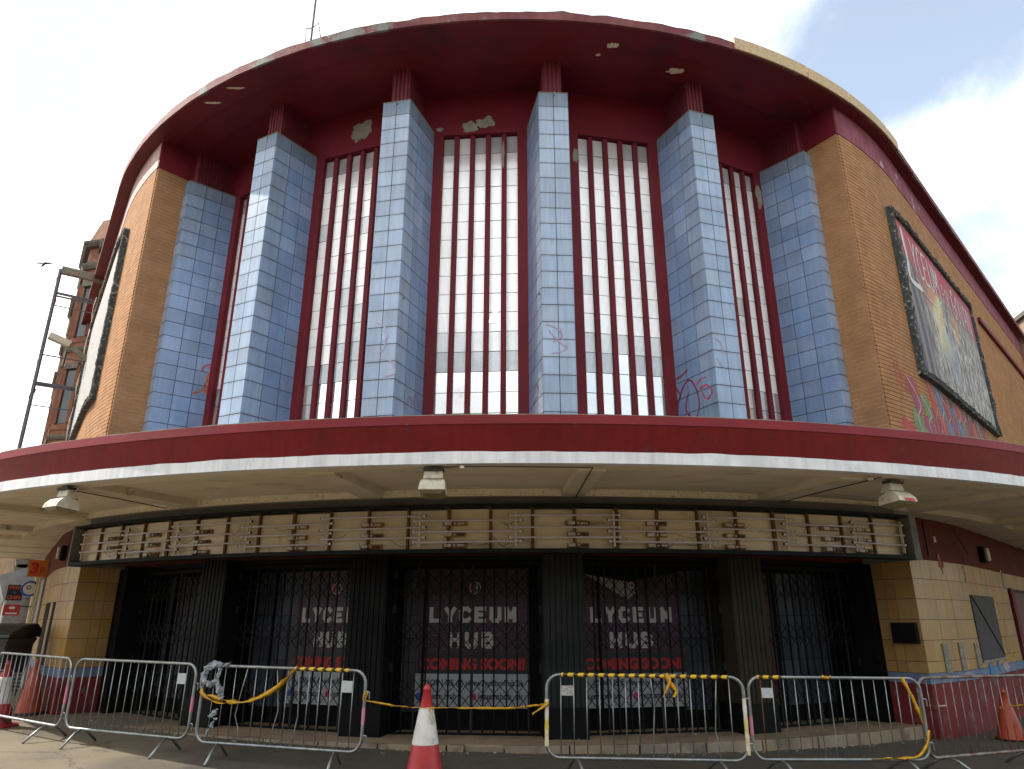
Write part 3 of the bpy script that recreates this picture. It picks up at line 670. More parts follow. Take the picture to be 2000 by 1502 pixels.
# right flank: boarded window, door, planks
Mw = wallM(1, 3.05, 0); mb = MB(); wsweep(mb, 1, 2.13, 3.97, -.02, .02, 1.00, 2.15, 6); bw = mb.build('boarded_window', material('grey_mesh_board', (.055, .055, .052), .8, (.04, .04, .038), 8), TWR); WM[bw.name] = Matrix()
mb = MB()
for a_, b_ in (((2.15, 2.12), (3.95, 1.04)),):
    p = [wallpt(1, a_[0]+(b_[0]-a_[0])*k/8, .026, a_[1]+(b_[1]-a_[1])*k/8) for k in range(9)]; mb.tube(p, .011, 5)
mb.build('brace', M_['black'], bw)
mb = MB(); wsweep(mb, 1, 2.10, 4.0, 0, .035, .965, .998, 6); mb.build('sill', M_['galv'], bw)
for a_, b_ in ((5.82, 6.15), (7.85, 8.2)):
    mb = MB(); wsweep(mb, 1, a_, b_, -.02, .05, -.3, 2.38, 3); mb.build('door_jamb', M_['base_red'], TWR)
mb = MB(); wsweep(mb, 1, 6.15, 7.85, -.1, .0, -.3, 2.30, 4); mb.build('side_door', material('dull_maroon_door', (.07, .012, .012), .6), TWR)
for s_, (w_, zt, zb) in {.40: (.20, 1.32, .86), 1.02: (.19, 1.33, .87), 1.78: (.17, 1.30, .88)}.items():
    mb = MB(); wsweep(mb, 1, s_, s_+w_, .004, .028, zb, zt, 2); o = mb.build('wall_plank', M_['plaster'], TWR)
    mb = MB()
    for dz in (.06, .2, .36):
        for ds in (.05, .13): mb.lathe([(0, 0), (.008, 0), (.008, .006), (0, .007)], 6, Matrix.Translation(wallpt(1, s_+ds, .028, zb+dz)) @ Matrix.Rotation(R_(-PA[5]), 4, 'Z') @ Matrix.Rotation(R_(90), 4, 'X'))
    mb.build('screw', M_['wire'], o)
# return-face black box
MB().box(-.10, -.012, .04, .46, 1.33, 1.66, MF(PA[5]-.75, 12.25)).build('notice_box', M_['black'], TWR, bevel=.008)
# left flank dark doorways
for a_, b_ in ((1.17, 1.72), (2.12, 3.08)):
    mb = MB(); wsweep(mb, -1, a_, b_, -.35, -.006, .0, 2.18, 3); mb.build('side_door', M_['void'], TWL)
# wall lamps, sticker
def wall_lamp(sd_, s_, z_, label, w_=.30, h_=.26):
    t = thing('wall_lamp', label, 'wall lamp', tuple(wallpt(sd_, s_, 0, z_)))
    Mx = wallM(sd_, s_, 0, z_)
    MB().box(-w_/2, w_/2, -.10, 0, -h_/2, h_/2, Mx).build('housing', M_['black'], t, bevel=.02)
    MB().box(-w_/2+.05, w_/2-.05, -.155, -.10, -h_/2+.03, h_/2-.03, Mx).build('diffuser', M_['lamp'], t, bevel=.02)
wall_lamp(1, 3.75, 2.98, 'square bulkhead lamp on the red-brown wall above the boarded window', .34, .32)
wall_lamp(-1, 1.35, 2.98, 'small bulkhead lamp on the red-brown wall left of the sign box', .2, .3)
MB().box(-.04, .04, -.012, 0, -.05, .05, wallM(1, .9, 0, 3.08)).build('socket_plate', material('pale_pink_plate', (.55, .40, .38), .6), TWR)
MB().box(-.012, .012, -.02, 0, -.3, .3, wallM(1, .55, 0, 3.08) @ Matrix.Rotation(.0, 4, 'Y')).build('cable_drop', M_['wire'], TWR)
MB().tube([wallpt(1, s_, .012, z_) for s_, z_ in ((1.9, 3.35), (2.3, 3.12), (2.6, 2.92))], .009, 6).build('cable_drop', M_['wire'], TWR)
o = MB().box(-.05, .05, -.006, 0, -.22, .22, wallM(1, 5.4, .004, 2.52)).build('sticker', M_['white'], TWR)
MB().box(-.03, .03, -.0085, -.0065, -.19, .19, wallM(1, 5.4, .004, 2.52)).build('sticker_print', M_['black'], o)
# run-off stain under the socket plate, red drips
for ds, dz, w_, h_ in ((.92, 2.72, .05, .12), (.98, 2.60, .02, .12), (1.05, 2.66, .03, .06)):
    blobpatch(wallM(1, ds, .0, 0), 0, dz, w_, h_, 'paint_drip', material('dried_red_run', (.22, .04, .03), .7), TWR, ds*9, -.009)

# step (level terrace in front of the doors) with edging stones
st = MB(); sector(st, 10.3, 11.93, -.5, .083, -42.3, 34.2, 60); sector(st, 9.2, 10.3, -.5, .080, -42.3, 34.2, 60)
step = st.build('entrance_step', M_['conc'], cin); WM[step.name] = Matrix()
a = -42.3; k = 0
mst = [M_['conc'], material('step_stone', (.27, .21, .14), .7, (.19, .15, .105), 2.5, rnd=.14, dirt=(.10, .085, .06), dscale=1.9, dlo=.5, dhi=.66, bump=.006, bscale=30)]
while a < 34:
    w_ = random.choice([3.9, 4.2, 4.6]) if not (-9 < a < -4 or 9 < a < 12) else 1.15
    miss = -3.9 < a < -2.6
    a1 = min(a+w_, 34.2); mb = MB(); j = random.uniform(-.006, .006)
    if miss: a1 = a+2.6
    sector(mb, 11.935, 12.05+j-(.05 if miss else 0), -.4, .086+random.uniform(-.003, .003)-(.035 if miss else 0), a+.05, a1-.05, 4)
    mb.build('edging_stone', mst[1], step, bevel=.007); a = a1
# lobby shell
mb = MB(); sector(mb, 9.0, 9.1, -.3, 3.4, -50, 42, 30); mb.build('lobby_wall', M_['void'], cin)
mb = MB(); sector(mb, 11.02, 11.2, 2.60, 3.44, -42.5, 33.6, 40); mb.build('door_header', M_['black'], cin)
for a_, x0, x1 in ((PA[0], -.05, .34), (PA[5], -.34, .05)):
    MB().box(x0, x1, .02, 2.6, .084, 2.66, MF(a_, 11.56)).build('entrance_side_wall', M_['black'], cin)
# pillars
for i in (1, 2, 3, 4):
    Mx = MF(PA[i], 11.50, 0); mt = M_[('', 'black', 'black', 'flute', 'fluteb')[i]]
    prof = [(-.31, .9), (-.31, 0)]
    for k in range(7):
        x = -.30+k*.0857; prof += [(x+.004, 0), (x+.008, -.014), (x+.070, -.014), (x+.074, 0)]
    prof += [(.31, 0), (.31, .9)]
    p = MB().strip([[Mx @ Vector((x, y, z)) for x, y in prof] for z in (.50, 2.68)]).build('entrance_pillar', mt, cin); WM[p.name] = Matrix()
    MB().box(-.325, .325, -.022, .9, .084, .50, Mx).build('plinth', M_['black'], p)
# doors behind the gates
DD = 11.12
for bi, a in enumerate(bays):
    Mx = MF(a, DD)
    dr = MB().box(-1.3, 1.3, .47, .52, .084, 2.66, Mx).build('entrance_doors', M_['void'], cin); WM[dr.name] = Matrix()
    specs = {0: [(-1.1, 1.1, 'doorgrey')], 1: [(-1.12, -.20, 'doorblue')], 2: [(-1.2, -.78, 'doorgrey')], 3: [(.66, 1.15, 'doorblue')], 4: [(-1.15, -.35, 'doorred'), (-.2, 1.0, 'doorblue')]}[bi]
    for x0, x1, mt in specs:
        nn_ = max(1, round((x1-x0)/.24)); w_ = (x1-x0)/nn_
        for c in range(nn_):
            for r in range(6):
                z0 = .34+r*.36
                MB().box(x0+c*w_+.006, x0+(c+1)*w_-.006, .45, .47, z0, z0+.35, Mx).build('door_pane', M_[mt], dr)
    for xx in (-.75+.0, 1.16, -1.2):
        MB().box(xx-.02, xx+.02, .40, .449, .084, 2.6, Mx).build('door_stile', M_['black'], dr)
    # folding gate
    g = MB().box(-1.2, 1.2, -.02, .02, 2.52, 2.58, Mx).build('folding_gate', M_['black'], cin); WM[g.name] = Matrix()
    MB().box(-1.2, 1.2, -.02, .02, .086, .115, Mx).build('bottom_track', M_['black'], g)
    lat = MB(); xsb = []; n_ = 13
    for k in range(n_+1):
        x = -1.14+k*2.28/n_+random.uniform(-.012, .012)
        if bi == 4 and k > 8: x -= .02*(k-8)
        xsb.append(x)
        me_w = .023 if k not in (6, 7) else .04
        MB().box(x-me_w/2, x+me_w/2, -.012, .012, .116, 2.52, Mx).build('gate_bar', M_['flute'] if k % 5 == 2 else M_['black'], g)
    for zb in (.45, 1.27, 2.02):
        for k in range(n_):
            xa, xb = xsb[k], xsb[k+1]
            for (z0, z1) in ((zb, zb+.2), (zb+.2, zb), (zb+.2, zb+.4), (zb+.4, zb+.2)):
                lat.bar(Mx @ Vector((xa, -.016, z0)), Mx @ Vector((xb, -.016, z1)), .012, .005, up=(0, 1, 0))
    tag(lat.build('gate_lattice', M_['black'], g), kind='stuff')
    for xx in (-1.155, 1.155):
        for zz in (.95, 1.8, 2.35): MB().box(xx-.035, xx+.035, -.04, .0, zz, zz+.12, Mx).build('gate_bracket', M_['flute'], g)

# ---- text helper
def text_mesh(txt, size, off=.0, ext=.0015, shear=0, space=1.0):
    cu = bpy.data.curves.new('txt', 'FONT'); cu.body = txt; cu.size = size; cu.offset = off; cu.extrude = ext; cu.shear = shear
    cu.align_x = 'CENTER'; cu.space_character = space; cu.resolution_u = 3
    o = bpy.data.objects.new('txt', cu); COL.objects.link(o); bpy.context.view_layer.update()
    dg = bpy.context.evaluated_depsgraph_get(); me = bpy.data.meshes.new_from_object(o.evaluated_get(dg)); bpy.data.objects.remove(o)
    return me
def text(txt, size, Mx, mat, parent, width=None, name='lettering', **k):
    me = text_mesh(txt, size, **k)
    if width:
        xs_ = [v.co.x for v in me.vertices]; w = max(xs_)-min(xs_); c = (max(xs_)+min(xs_))/2
        for v in me.vertices: v.co.x = (v.co.x-c)*width/w
    me.transform(Mx @ Matrix.Rotation(R_(90), 4, 'X')); me.materials.clear(); me.materials.append(mat)
    o = bpy.data.objects.new(name, me); return link(o, parent)

# ---- posters
pm = material('party_poster_print', (.034, .007, .028), .5, (.008, .004, .009), 2.5)
t, ns_, L, b = nodes_of(pm); src = b.inputs['Base Color'].links[0].from_socket
g_ = ns_.new('ShaderNodeNewGeometry'); vo = ns_.new('ShaderNodeTexVoronoi'); vo.inputs['Scale'].default_value = 26; L(g_.outputs['Position'], vo.inputs['Vector'])
th = ns_.new('ShaderNodeMapRange'); L(vo.outputs['Distance'], th.inputs[0]); th.inputs[1].default_value = .28; th.inputs[2].default_value = .22
hs = ns_.new('ShaderNodeHueSaturation'); L(vo.outputs['Color'], hs.inputs['Color']); hs.inputs['Value'].default_value = .22; hs.inputs['Saturation'].default_value = .7
tn = ns_.new('ShaderNodeMix'); tn.data_type = 'RGBA'; tn.blend_type = 'MULTIPLY'; tn.inputs[0].default_value = 1; L(hs.outputs[0], tn.inputs[6]); tn.inputs[7].default_value = (1, .30, .85, 1)
mx_ = ns_.new('ShaderNodeMix'); mx_.data_type = 'RGBA'; L(th.outputs[0], mx_.inputs[0]); L(src, mx_.inputs[6]); L(tn.outputs[2], mx_.inputs[7]); L(mx_.outputs[2], b.inputs['Base Color'])
M_['poster'] = pm
M_['ptext'] = material('poster_white', (.44, .44, .44), .6); M_['pred'] = material('poster_red', (.36, .010, .012), .6); M_['pink_'] = material('poster_ink', (.03, .03, .045), .6)
M_['pwhite'] = material('poster_paper', (.34, .36, .38), .6, (.27, .29, .31), 5); M_['pblk'] = material('poster_black', (.006, .006, .008), .5)
M_['insta'] = material('magenta_icon', (.45, .03, .12), .6); M_['fb'] = material('blue_icon', (.03, .09, .35), .6)
BL = {'L': [((0, 1), (0, 0)), ((0, 0), (1, 0))], 'Y': [((0, 1), (.5, .45)), ((1, 1), (.5, .45)), ((.5, .5), (.5, 0))], 'C': [((1, .85), (.75, 1)), ((.75, 1), (.25, 1)), ((.25, 1), (0, .75)), ((0, .75), (0, .25)), ((0, .25), (.25, 0)), ((.25, 0), (.75, 0)), ((.75, 0), (1, .15))],
      'E': [((0, 1), (0, 0)), ((0, 1), (1, 1)), ((0, .5), (.85, .5)), ((0, 0), (1, 0))], 'U': [((0, 1), (0, .2)), ((0, .2), (.25, 0)), ((.25, 0), (.75, 0)), ((.75, 0), (1, .2)), ((1, .2), (1, 1))], 'M': [((0, 0), (0, 1)), ((0, 1), (.5, .3)), ((.5, .3), (1, 1)), ((1, 1), (1, 0))],
      'H': [((0, 0), (0, 1)), ((1, 0), (1, 1)), ((0, .5), (1, .5))], 'B': [((0, 0), (0, 1)), ((0, 1), (.75, 1)), ((.75, 1), (.9, .75)), ((.9, .75), (.7, .52)), ((0, .52), (.75, .52)), ((.75, .52), (1, .27)), ((1, .27), (.75, 0)), ((.75, 0), (0, 0))]}
def block(txt, Mx, x0, z0, w, h, th, mat, parent):
    cw = w/len(txt)
    for i, ch in enumerate(txt):
        mb = MB(); lw = cw*.66-th*.5; xo = x0+cw*i+cw*.15
        for k, (a, b_) in enumerate(BL[ch]):
            A = Vector((xo+a[0]*lw, 0, z0+th/2+a[1]*(h-th))); B = Vector((xo+b_[0]*lw, 0, z0+th/2+b_[1]*(h-th))); d = (B-A).normalized()
            y = -.008-.0006*k; mb.bar(Mx @ (A-d*th*.42+Vector((0, y, 0))), Mx @ (B+d*th*.42+Vector((0, y, 0))), .002, th, up=(Mx.to_3x3() @ Vector((0, 1, 0))).cross(Mx.to_3x3() @ d)*-1)
        mb.build('letter', mat, parent)
def poster(bi, xc, w, label, torn=False):
    Mx = MF(bays[bi], DD) @ Matrix.Translation((xc, .43, 0))
    c = Mx @ Vector((0, 0, .4))
    t_ = thing('poster', label, 'poster', tuple(c), group='promotional posters inside the entrance doors')
    zt = 2.40 if torn else 2.5
    if torn: MB().strip([[Mx @ Vector((x, y, z)) for x, z in ((-w/2, .9), (w/2, .9), (w/2, 2.46), (-.05, 2.30), (-w/2+.08, 2.42), (-w/2, 2.40))] for y in (0, -.004)]).build('sheet', M_['poster'], t_)
    else: MB().box(-w/2, w/2, -.004, 0, .90, zt, Mx).build('sheet', M_['poster'], t_)
    MB().box(-w/2, w/2, -.0055, -.0042, .90, 1.20, Mx).build('black_strip', M_['pblk'], t_)
    MB().box(-w/2-.03, w/2+.03, -.006, 0, .40, .895, Mx).build('white_strip', M_['pwhite'], t_)
    block('LYCEUM', Mx, -w*.41, 1.66, w*.84, .245, .062, M_['ptext'], t_)
    block('HUB', Mx, -w*.23, 1.27, w*.46, .25, .062, M_['ptext'], t_)
    text('COMING SOON!', .22, Mx @ Matrix.Translation((0, -.008, .965)), M_['pred'], t_, width=w*.96, off=.011)
    text('JOIN US @ www.lyceumhub.uk', .13, Mx @ Matrix.Translation((.06, -.008, .72)), M_['pink_'], t_, width=w*.88, off=.003)
    text('Lyceum Hub', .13, Mx @ Matrix.Translation((-.30*w, -.008, .53)), M_['pink_'], t_, width=w*.32, off=.003)
    text('lyceumhub_uk', .13, Mx @ Matrix.Translation((.26*w, -.008, .53)), M_['pink_'], t_, width=w*.40, off=.003)
    for xx, mt in ((-.48*w, 'fb'), (.01*w, 'insta')):
        MB().lathe([(0, 0), (.055, 0), (.055, .003), (0, .003)], 16, Mx @ Matrix.Translation((xx, -.0065, .565)) @ Matrix.Rotation(R_(90), 4, 'X')).build('icon', M_[mt], t_)
    # crest: ring with a red half and a white letter
    Mc_ = Mx @ Matrix.Translation((.03, -.0065, 2.20)) @ Matrix.Rotation(R_(90), 4, 'X')
    MB().lathe([(.085, 0), (.10, 0), (.10, .003), (.085, .003)], 8, Mc_).build('crest', M_['ptext'], t_)
    MB().box(-.075, -.01, -.009, -.0065, 2.13, 2.27, Mx).build('crest_half', M_['pred'], t_)
    MB().box(.005, .02, -.009, -.0065, 2.12, 2.28, Mx).box(.021, .055, -.009, -.0065, 2.19, 2.215, Mx).box(.056, .07, -.009, -.0065, 2.12, 2.28, Mx).build('crest_letter', M_['ptext'], t_)
    if torn:
        mb = MB(); mb.add([Mx @ Vector(p) for p in ((-w/2+.08, -.01, 2.42), (-.04, -.01, 2.30), (.04, -.05, 2.10), (-.07, -.06, 2.02))], [(0, 1, 2, 3)])
        mb.build('torn_flap', M_['pwhite'], t_)
poster(1, .46, 1.50, 'dark purple hub poster in the bay left of centre, cut off by a pillar')
poster(2, .04, 1.75, 'dark purple hub poster fully visible in the central entrance bay')
poster(3, -.20, 1.72, 'dark purple hub poster with folded torn top corner in the bay right of centre', torn=True)

# ------------------------------------------------------------------ stripped marquee sign box
SX, SY, SR = .56, 24.9, 14.8; SA0, SA1 = -34.5, 22.9
sg = thing('marquee_sign_box', 'long curved cinema sign box with its face missing, showing bare fluorescent tubes and rusty ballasts', 'sign', tuple(pol(-5, SR, 2.65, SX, SY)))
for nm, r0, r1, z0, z1 in (('lower_frame', 14.62, 14.86, 2.605, 2.662), ('upper_frame', 14.60, 14.83, 3.262, 3.30)):
    mb = MB(); sector(mb, r0, r1, z0, z1, SA0-.2, SA1+.6, 60, SX, SY); mb.build(nm, M_['signframe'], sg)
po = [pol(SA0+(SA1-SA0)*k/50, 14.62, 0, SX, SY) for k in range(51)]; pi = [pol(-42.2+(33.4+42.2)*k/50, 11.0, 0) for k in range(51)]
sweep(MB(), po, pi, 2.675, 2.70).build('entrance_soffit', M_['rust_red'], cin)
sweep(MB(), po, [pol(SA0+(SA1-SA0)*k/50, 14.5, 0, SX, SY) for k in range(51)], 2.66, 3.45).build('sign_backing', M_['cove'], cin)
nr = 24; dA = (SA1-SA0)/nr
for k in range(nr):
    mb = MB(); sector(mb, 14.63, 14.665, 2.663, 3.245-.006*(k % 3), SA0+k*dA+.09, SA0+(k+1)*dA-.09, 3, SX, SY); mb.build('back_panel', M_['panelc'], sg)
for k in range(nr+1):
    Mx = MF(SA0+k*dA, 14.70, 0, SX, SY); w_ = .022 if k % 4 else .04
    MB().box(-w_/2-.006, w_/2+.006, -.004, .06, 2.662, 3.258, Mx).build('rib', M_['rusty'], sg)
    MB().bar(Mx @ Vector((0, -.0, 3.255)), Mx @ Vector((-.09, -.11, 3.275)), .02, .012).build('rib_bracket', M_['rusty'], sg)
for a, w_ in ((SA0-.12, .02), (SA1+.35, .07)):
    MB().box(-w_, w_, -.06, .95, 2.60, 3.30, MF(a, 14.80, 0, SX, SY)).build('end_plate', material('grey_green_end_plate', (.14, .15, .12), .7, (.09, .10, .08), 5), sg)
TA = [-33.9, -28.73, -23.96, -18.45, -13.03, -7.45, -1.97, 3.58, 9.09, 14.06, 18.86, 22.7]
TZ = ((3.14, 2.975, 2.83), (3.07, 2.92, 2.77))
for i in range(11):
    a0, a1 = TA[i]-(.38 if i else 0), TA[i+1]+(.38 if i < 10 else 0)
    for z in TZ[i % 2]:
        j = random.uniform(-.006, .006); j2 = random.uniform(-.006, .006)
        A, B = pol(a0, 14.775, z+j, SX, SY), pol(a1, 14.775, z+j2, SX, SY); d = (B-A).normalized()
        o = MB().tube([A+d*.03, B-d*.03], .013, 8).build('fluorescent_tube', M_['tube'], sg, smooth=True)
        WM[o.name] = Matrix()
        for P, s_ in ((A, 1), (B, -1)):
            MB().tube([P, P+d*s_*.042], .019, 8).build('end_cap', M_['capw'], o)
            MB().tube([P-d*s_*.008, P], .021, 8).build('lamp_holder', M_['wire'], o)
for i in range(12):
    Mx = MF(TA[i], 14.70, 0, SX, SY)
    MB().box(-.012, .012, -.05, -.01, 2.70, 3.20, Mx).build('tube_rail', M_['flake'], sg)
# ballasts
def spx(u, v, r=14.8):
    d = sight(u, v); a = d.x**2+d.y**2; b_ = -2*(d.x*SX+d.y*SY); c = SX*SX+SY*SY-r*r; k = (-b_-math.sqrt(b_*b_-4*a*c))/2/a
    return math.degrees(math.atan2(k*d.x-SX, SY-k*d.y))
for i, (u, v) in enumerate([(205, 1065), (288, 1055), (386, 1045), (575, 1035), (722, 1025), (886, 1022), (1130, 1020), (1286, 1022), (1440, 1025), (1632, 1040), (1695, 1045)]):
    a = spx(u, v)
    for r, z in enumerate((3.035, 2.875, 2.72)):
        if i in (0,) and r == 2: continue
        Mx = MF(a, 14.72, z, SX, SY); s_ = random.uniform(.92, 1.08)
        o = MB().box(-.17*s_, .17*s_, .02, .055, -.034, .034, Mx).build('ballast_plate', M_['ballast'], sg, bevel=.012); WM[o.name] = Matrix()
        MB().box(-.145, -.045, -.02, .02, -.024, .024, Mx).build('choke', M_['steelb'], o)
        MB().lathe([(0, 0), (.012, 0), (.012, .03), (0, .03)], 8, Mx @ Matrix.Translation((.005, .02, 0)) @ Matrix.Rotation(R_(90), 4, 'X')).build('starter', M_['capw'], o)
        MB().box(.045, .14, -.01, .02, -.015, .015, Mx).build('capacitor', M_['steelb'] if random.random() < .6 else M_['wire'], o)
for i in range(40):
    a = random.uniform(SA0+1, SA1-1); z0 = random.choice([3.1, 2.97, 2.83]); da = random.choice([-1, 1])*random.uniform(.6, 2.2); sag = random.uniform(.02, .11)
    pts = [pol(a+da*q/8, 14.735+.01*math.sin(q*1.3+i), z0-random.uniform(0, .02)-sag*math.sin(math.pi*q/8)-(.05*q/8), SX, SY) for q in range(9)]
    MB().tube(pts, .0035, 5).build('loose_wire', M_['wire'], sg)

# ------------------------------------------------------------------ canopy floodlights
def floodlight(u, v, yaw, label, red=False):
    P = canpt(u, v, 3.43)
    t_ = thing('canopy_floodlight', label, 'floodlight', tuple(P), group='floodlights under the canopy')
    Mx = Matrix.Translation(P) @ Matrix.Rotation(R_(yaw), 4, 'Z')
    MB().box(-.12, .12, -.03, .10, -.035, .0, Mx).build('mounting_plate', M_['wire'], t_)
    neck = [[Mx @ Vector(p) for p in r] for r in (
        ((-.11, .0, -.03), (.11, .0, -.03), (.11, .11, -.03), (-.11, .11, -.03)),
        ((-.12, -.02, -.13), (.12, -.02, -.13), (.12, .16, -.16), (-.12, .16, -.16)))]
    MB().strip(neck).build('gear_box', M_['lamp'], t_, bevel=.008)
    prof = [(.13, .02, -.125), (.145, -.07, -.165), (.155, -.13, -.225), (.16, -.15, -.285)]
    rings = []
    for w_, y, z in prof: rings.append([Mx @ Vector(p) for p in ((-w_, y, z), (w_, y, z), (w_, .17, min(z-.03, -.20)+.0), (-w_, .17, min(z-.03, -.20)))])
    MB().strip(rings).build('lamp_head', M_['lamp'], t_, bevel=.01)
    gl = [[Mx @ Vector(p) for p in r] for r in (
        ((-.155, -.145, -.288), (.155, -.145, -.288), (.155, .165, -.322), (-.155, .165, -.322)),
        ((-.10, -.10, -.325), (.10, -.10, -.325), (.10, .12, -.355), (-.10, .12, -.355)))]
    MB().strip(gl).build('lens', M_['lampglass'], t_, bevel=.01)
    if red:
        blobpatch(Mx @ Matrix.Translation((.03, -.148, -.262)) , 0, 0, .09, .022, 'paint_splash', material('red_splash', (.5, .03, .04), .6), t_, 4, -.006)
floodlight(126, 952, -28, 'cream floodlight hanging under the left end of the canopy, turned side-on')
floodlight(847, 914, 0, 'cream floodlight under the canopy just left of centre, facing the street')
floodlight(1748, 939, 22, 'cream floodlight with a red paint splash under the right end of the canopy', True)

# ------------------------------------------------------------------ murals on the flanks
def mural_mat(name, right):
    m = bpy.data.materials.new(name); m.use_nodes = True; t, ns_, L, b = nodes_of(m)
    a = ns_.new('ShaderNodeAttribute'); a.attribute_name = 'tw'; s = ns_.new('ShaderNodeSeparateXYZ'); L(a.outputs['Vector'], s.inputs[0])
    g = ns_.new('ShaderNodeNewGeometry')
    def no(sc_, det, rg=.6, st=None):
        n = ns_.new('ShaderNodeTexNoise'); n.inputs['Scale'].default_value = sc_; n.inputs['Detail'].default_value = det; n.inputs['Roughness'].default_value = rg
        if st:
            mp = ns_.new('ShaderNodeMapping'); mp.inputs['Scale'].default_value = st; L(a.outputs['Vector'], mp.inputs[0]); L(mp.outputs[0], n.inputs['Vector'])
        else: L(g.outputs['Position'], n.inputs['Vector'])
        return n.outputs['Fac']
    def rmp(f, lo, hi):
        n = ns_.new('ShaderNodeMapRange'); n.interpolation_type = 'SMOOTHSTEP'; L(f, n.inputs[0]); n.inputs[1].default_value = lo; n.inputs[2].default_value = hi; return n.outputs[0]
    def mx(f, a_, b_):
        n = ns_.new('ShaderNodeMix'); n.data_type = 'RGBA'; L(f, n.inputs[0])
        for i, c in ((6, a_), (7, b_)):
            if isinstance(c, tuple): n.inputs[i].default_value = (*c, 1)
            else: L(c, n.inputs[i])
        return n.outputs[2]
    M1 = lambda op, x, y: mth(ns_, L, op, x, y)
    wob = M1('MULTIPLY', M1('SUBTRACT', no(1.6, 5), .5), .9)
    u_ = M1('ADD', s.outputs[0], wob); v_ = M1('ADD', s.outputs[1], M1('MULTIPLY', wob, .5))
    if right:
        col = mx(rmp(no(3.0, 8, .7, (1.6, .5, 1)), .4, .62), (.12, .11, .10), (.30, .28, .26))
        # curtain folds at the left, cold blue shadows
        fold = M1('SINE', M1('MULTIPLY', M1('ADD', s.outputs[0], M1('MULTIPLY', M1('POWER', s.outputs[1], 2.0), .05)), 13), 0)
        cur = mx(rmp(fold, -.5, .9), (.075, .085, .13), (.24, .20, .17))
        col = mx(rmp(u_, 1.55, 1.0), col, cur)
        # yellow figure
        yel = mx(rmp(no(7, 8, .7), .42, .6), (.55, .42, .10), (.58, .55, .36))
        ub = M1('SUBTRACT', u_, M1('MULTIPLY', M1('SUBTRACT', 2.6, v_), .22)); band_ = M1('MULTIPLY', rmp(ub, 1.75, 2.05), rmp(ub, 3.2, 2.75)); top = M1('MULTIPLY', rmp(v_, 2.95, 2.6), rmp(v_, .9, 1.5))
        col = mx(M1('MULTIPLY', band_, top), col, yel)
        b2 = M1('MULTIPLY', M1('MULTIPLY', rmp(u_, 3.9, 4.1), rmp(u_, 4.6, 4.4)), M1('MULTIPLY', rmp(v_, 1.7, 1.9), rmp(v_, 2.7, 2.5)))
        col = mx(b2, col, (.42, .22, .06))
        # flaked white in the lower half
        fl = M1('MULTIPLY', rmp(no(3.2, 9, .75, (2.4, .7, 1)), .48, .58), M1('MULTIPLY', rmp(v_, 3.0, 1.9), rmp(u_, 1.2, 2.0)))
        col = mx(fl, col, (.50, .50, .48))
        dk = M1('MULTIPLY', rmp(no(6, 9, .8, (3, .8, 1)), .54, .62), .8); col = mx(dk, col, (.11, .10, .10))
        bl = M1('MULTIPLY', M1('MULTIPLY', rmp(u_, 2.3, 2.9), rmp(u_, 4.2, 3.4)), M1('MULTIPLY', rmp(v_, .3, .8), rmp(v_, 2.1, 1.5))); col = mx(M1('MULTIPLY', bl, .45), col, (.24, .30, .36))
        # red header
        hd = rmp(M1('ADD', v_, M1('MULTIPLY', u_, .03)), 2.75, 3.05); dip = rmp(M1('SUBTRACT', v_, M1('MULTIPLY', M1('ABSOLUTE', M1('SUBTRACT', s.outputs[0], 1.9), 0), .9)), 1.7, 2.1)
        hdr = mx(rmp(no(2.5, 6), .35, .7), (.40, .045, .085), (.30, .10, .11))
        col = mx(hd, col, hdr); col = mx(M1('MULTIPLY', dip, .6), col, (.38, .10, .11))
    else:
        col = mx(rmp(no(4.0, 8, .7, (3, 1, 1)), .4, .62), (.30, .29, .28), (.40, .385, .37))
        col = mx(M1('MULTIPLY', rmp(no(7, 9, .85, (3, 1, 1)), .52, .57), .95), col, (.07, .06, .07))
        col = mx(M1('MULTIPLY', rmp(v_, 2.6, 3.6), .5), col, (.50, .33, .34))
    L(col, b.inputs['Base Color']); b.inputs['Roughness'].default_value = .8
    bp = ns_.new('ShaderNodeBump'); bp.inputs['Distance'].default_value = .01; L(no(18, 6), bp.inputs['Height']); L(bp.outputs[0], b.inputs['Normal'])
    return m
def wallgrid(side, s0, s1, z0, z1, off, ns, nz, name, mat, parent):
    vs, fs, at = [], [], []
    for j in range(nz+1):
        for i in range(ns+1):
            s = s0+(s1-s0)*i/ns; z = z0+(z1-z0)*j/nz; p = wallpt(side, s, off, z); vs.append(tuple(p)); at.append(((s-s0), z-z0))
    for j in range(nz):
        for i in range(ns):
            q = (j*(ns+1)+i, j*(ns+1)+i+1, (j+1)*(ns+1)+i+1, (j+1)*(ns+1)+i); fs.append(q)
    me = bpy.data.meshes.new(name); me.from_pydata(vs, [], fs); attr_mesh(me, at); me.materials.append(mat); me.update()
    o = bpy.data.objects.new(name, me); return link(o, parent)
def rough_bar(side, sA, zA, sB, zB, w, d, n, parent, seed):
    mb = MB(); rings = []
    for k in range(n+1):
        s = sA+(sB-sA)*k/n; z = zA+(zB-zA)*k/n; am = 1 if side > 0 else .5; nzv = (noise.noise(Vector((s*5, z*5, seed)))*.02+noise.noise(Vector((s*17, z*17, seed)))*.016)*am
        horiz = abs(sB-sA) > abs(zB-zA)
        ring = []
        for q, (c, o_) in enumerate(((-w, .02), (-w*.8, d+nzv), (0, d*.72+nzv), (w*.8, d+nzv*1.5), (w, .02))):
            c += noise.noise(Vector((s*9+q, z*9, seed)))*.018
            ring.append(wallpt(side, s+(0 if horiz else c), o_, z+(c if horiz else 0)))
        rings.append(ring)
    mb.strip(rings); return mb.build('frame', M_['frame_old'], parent)
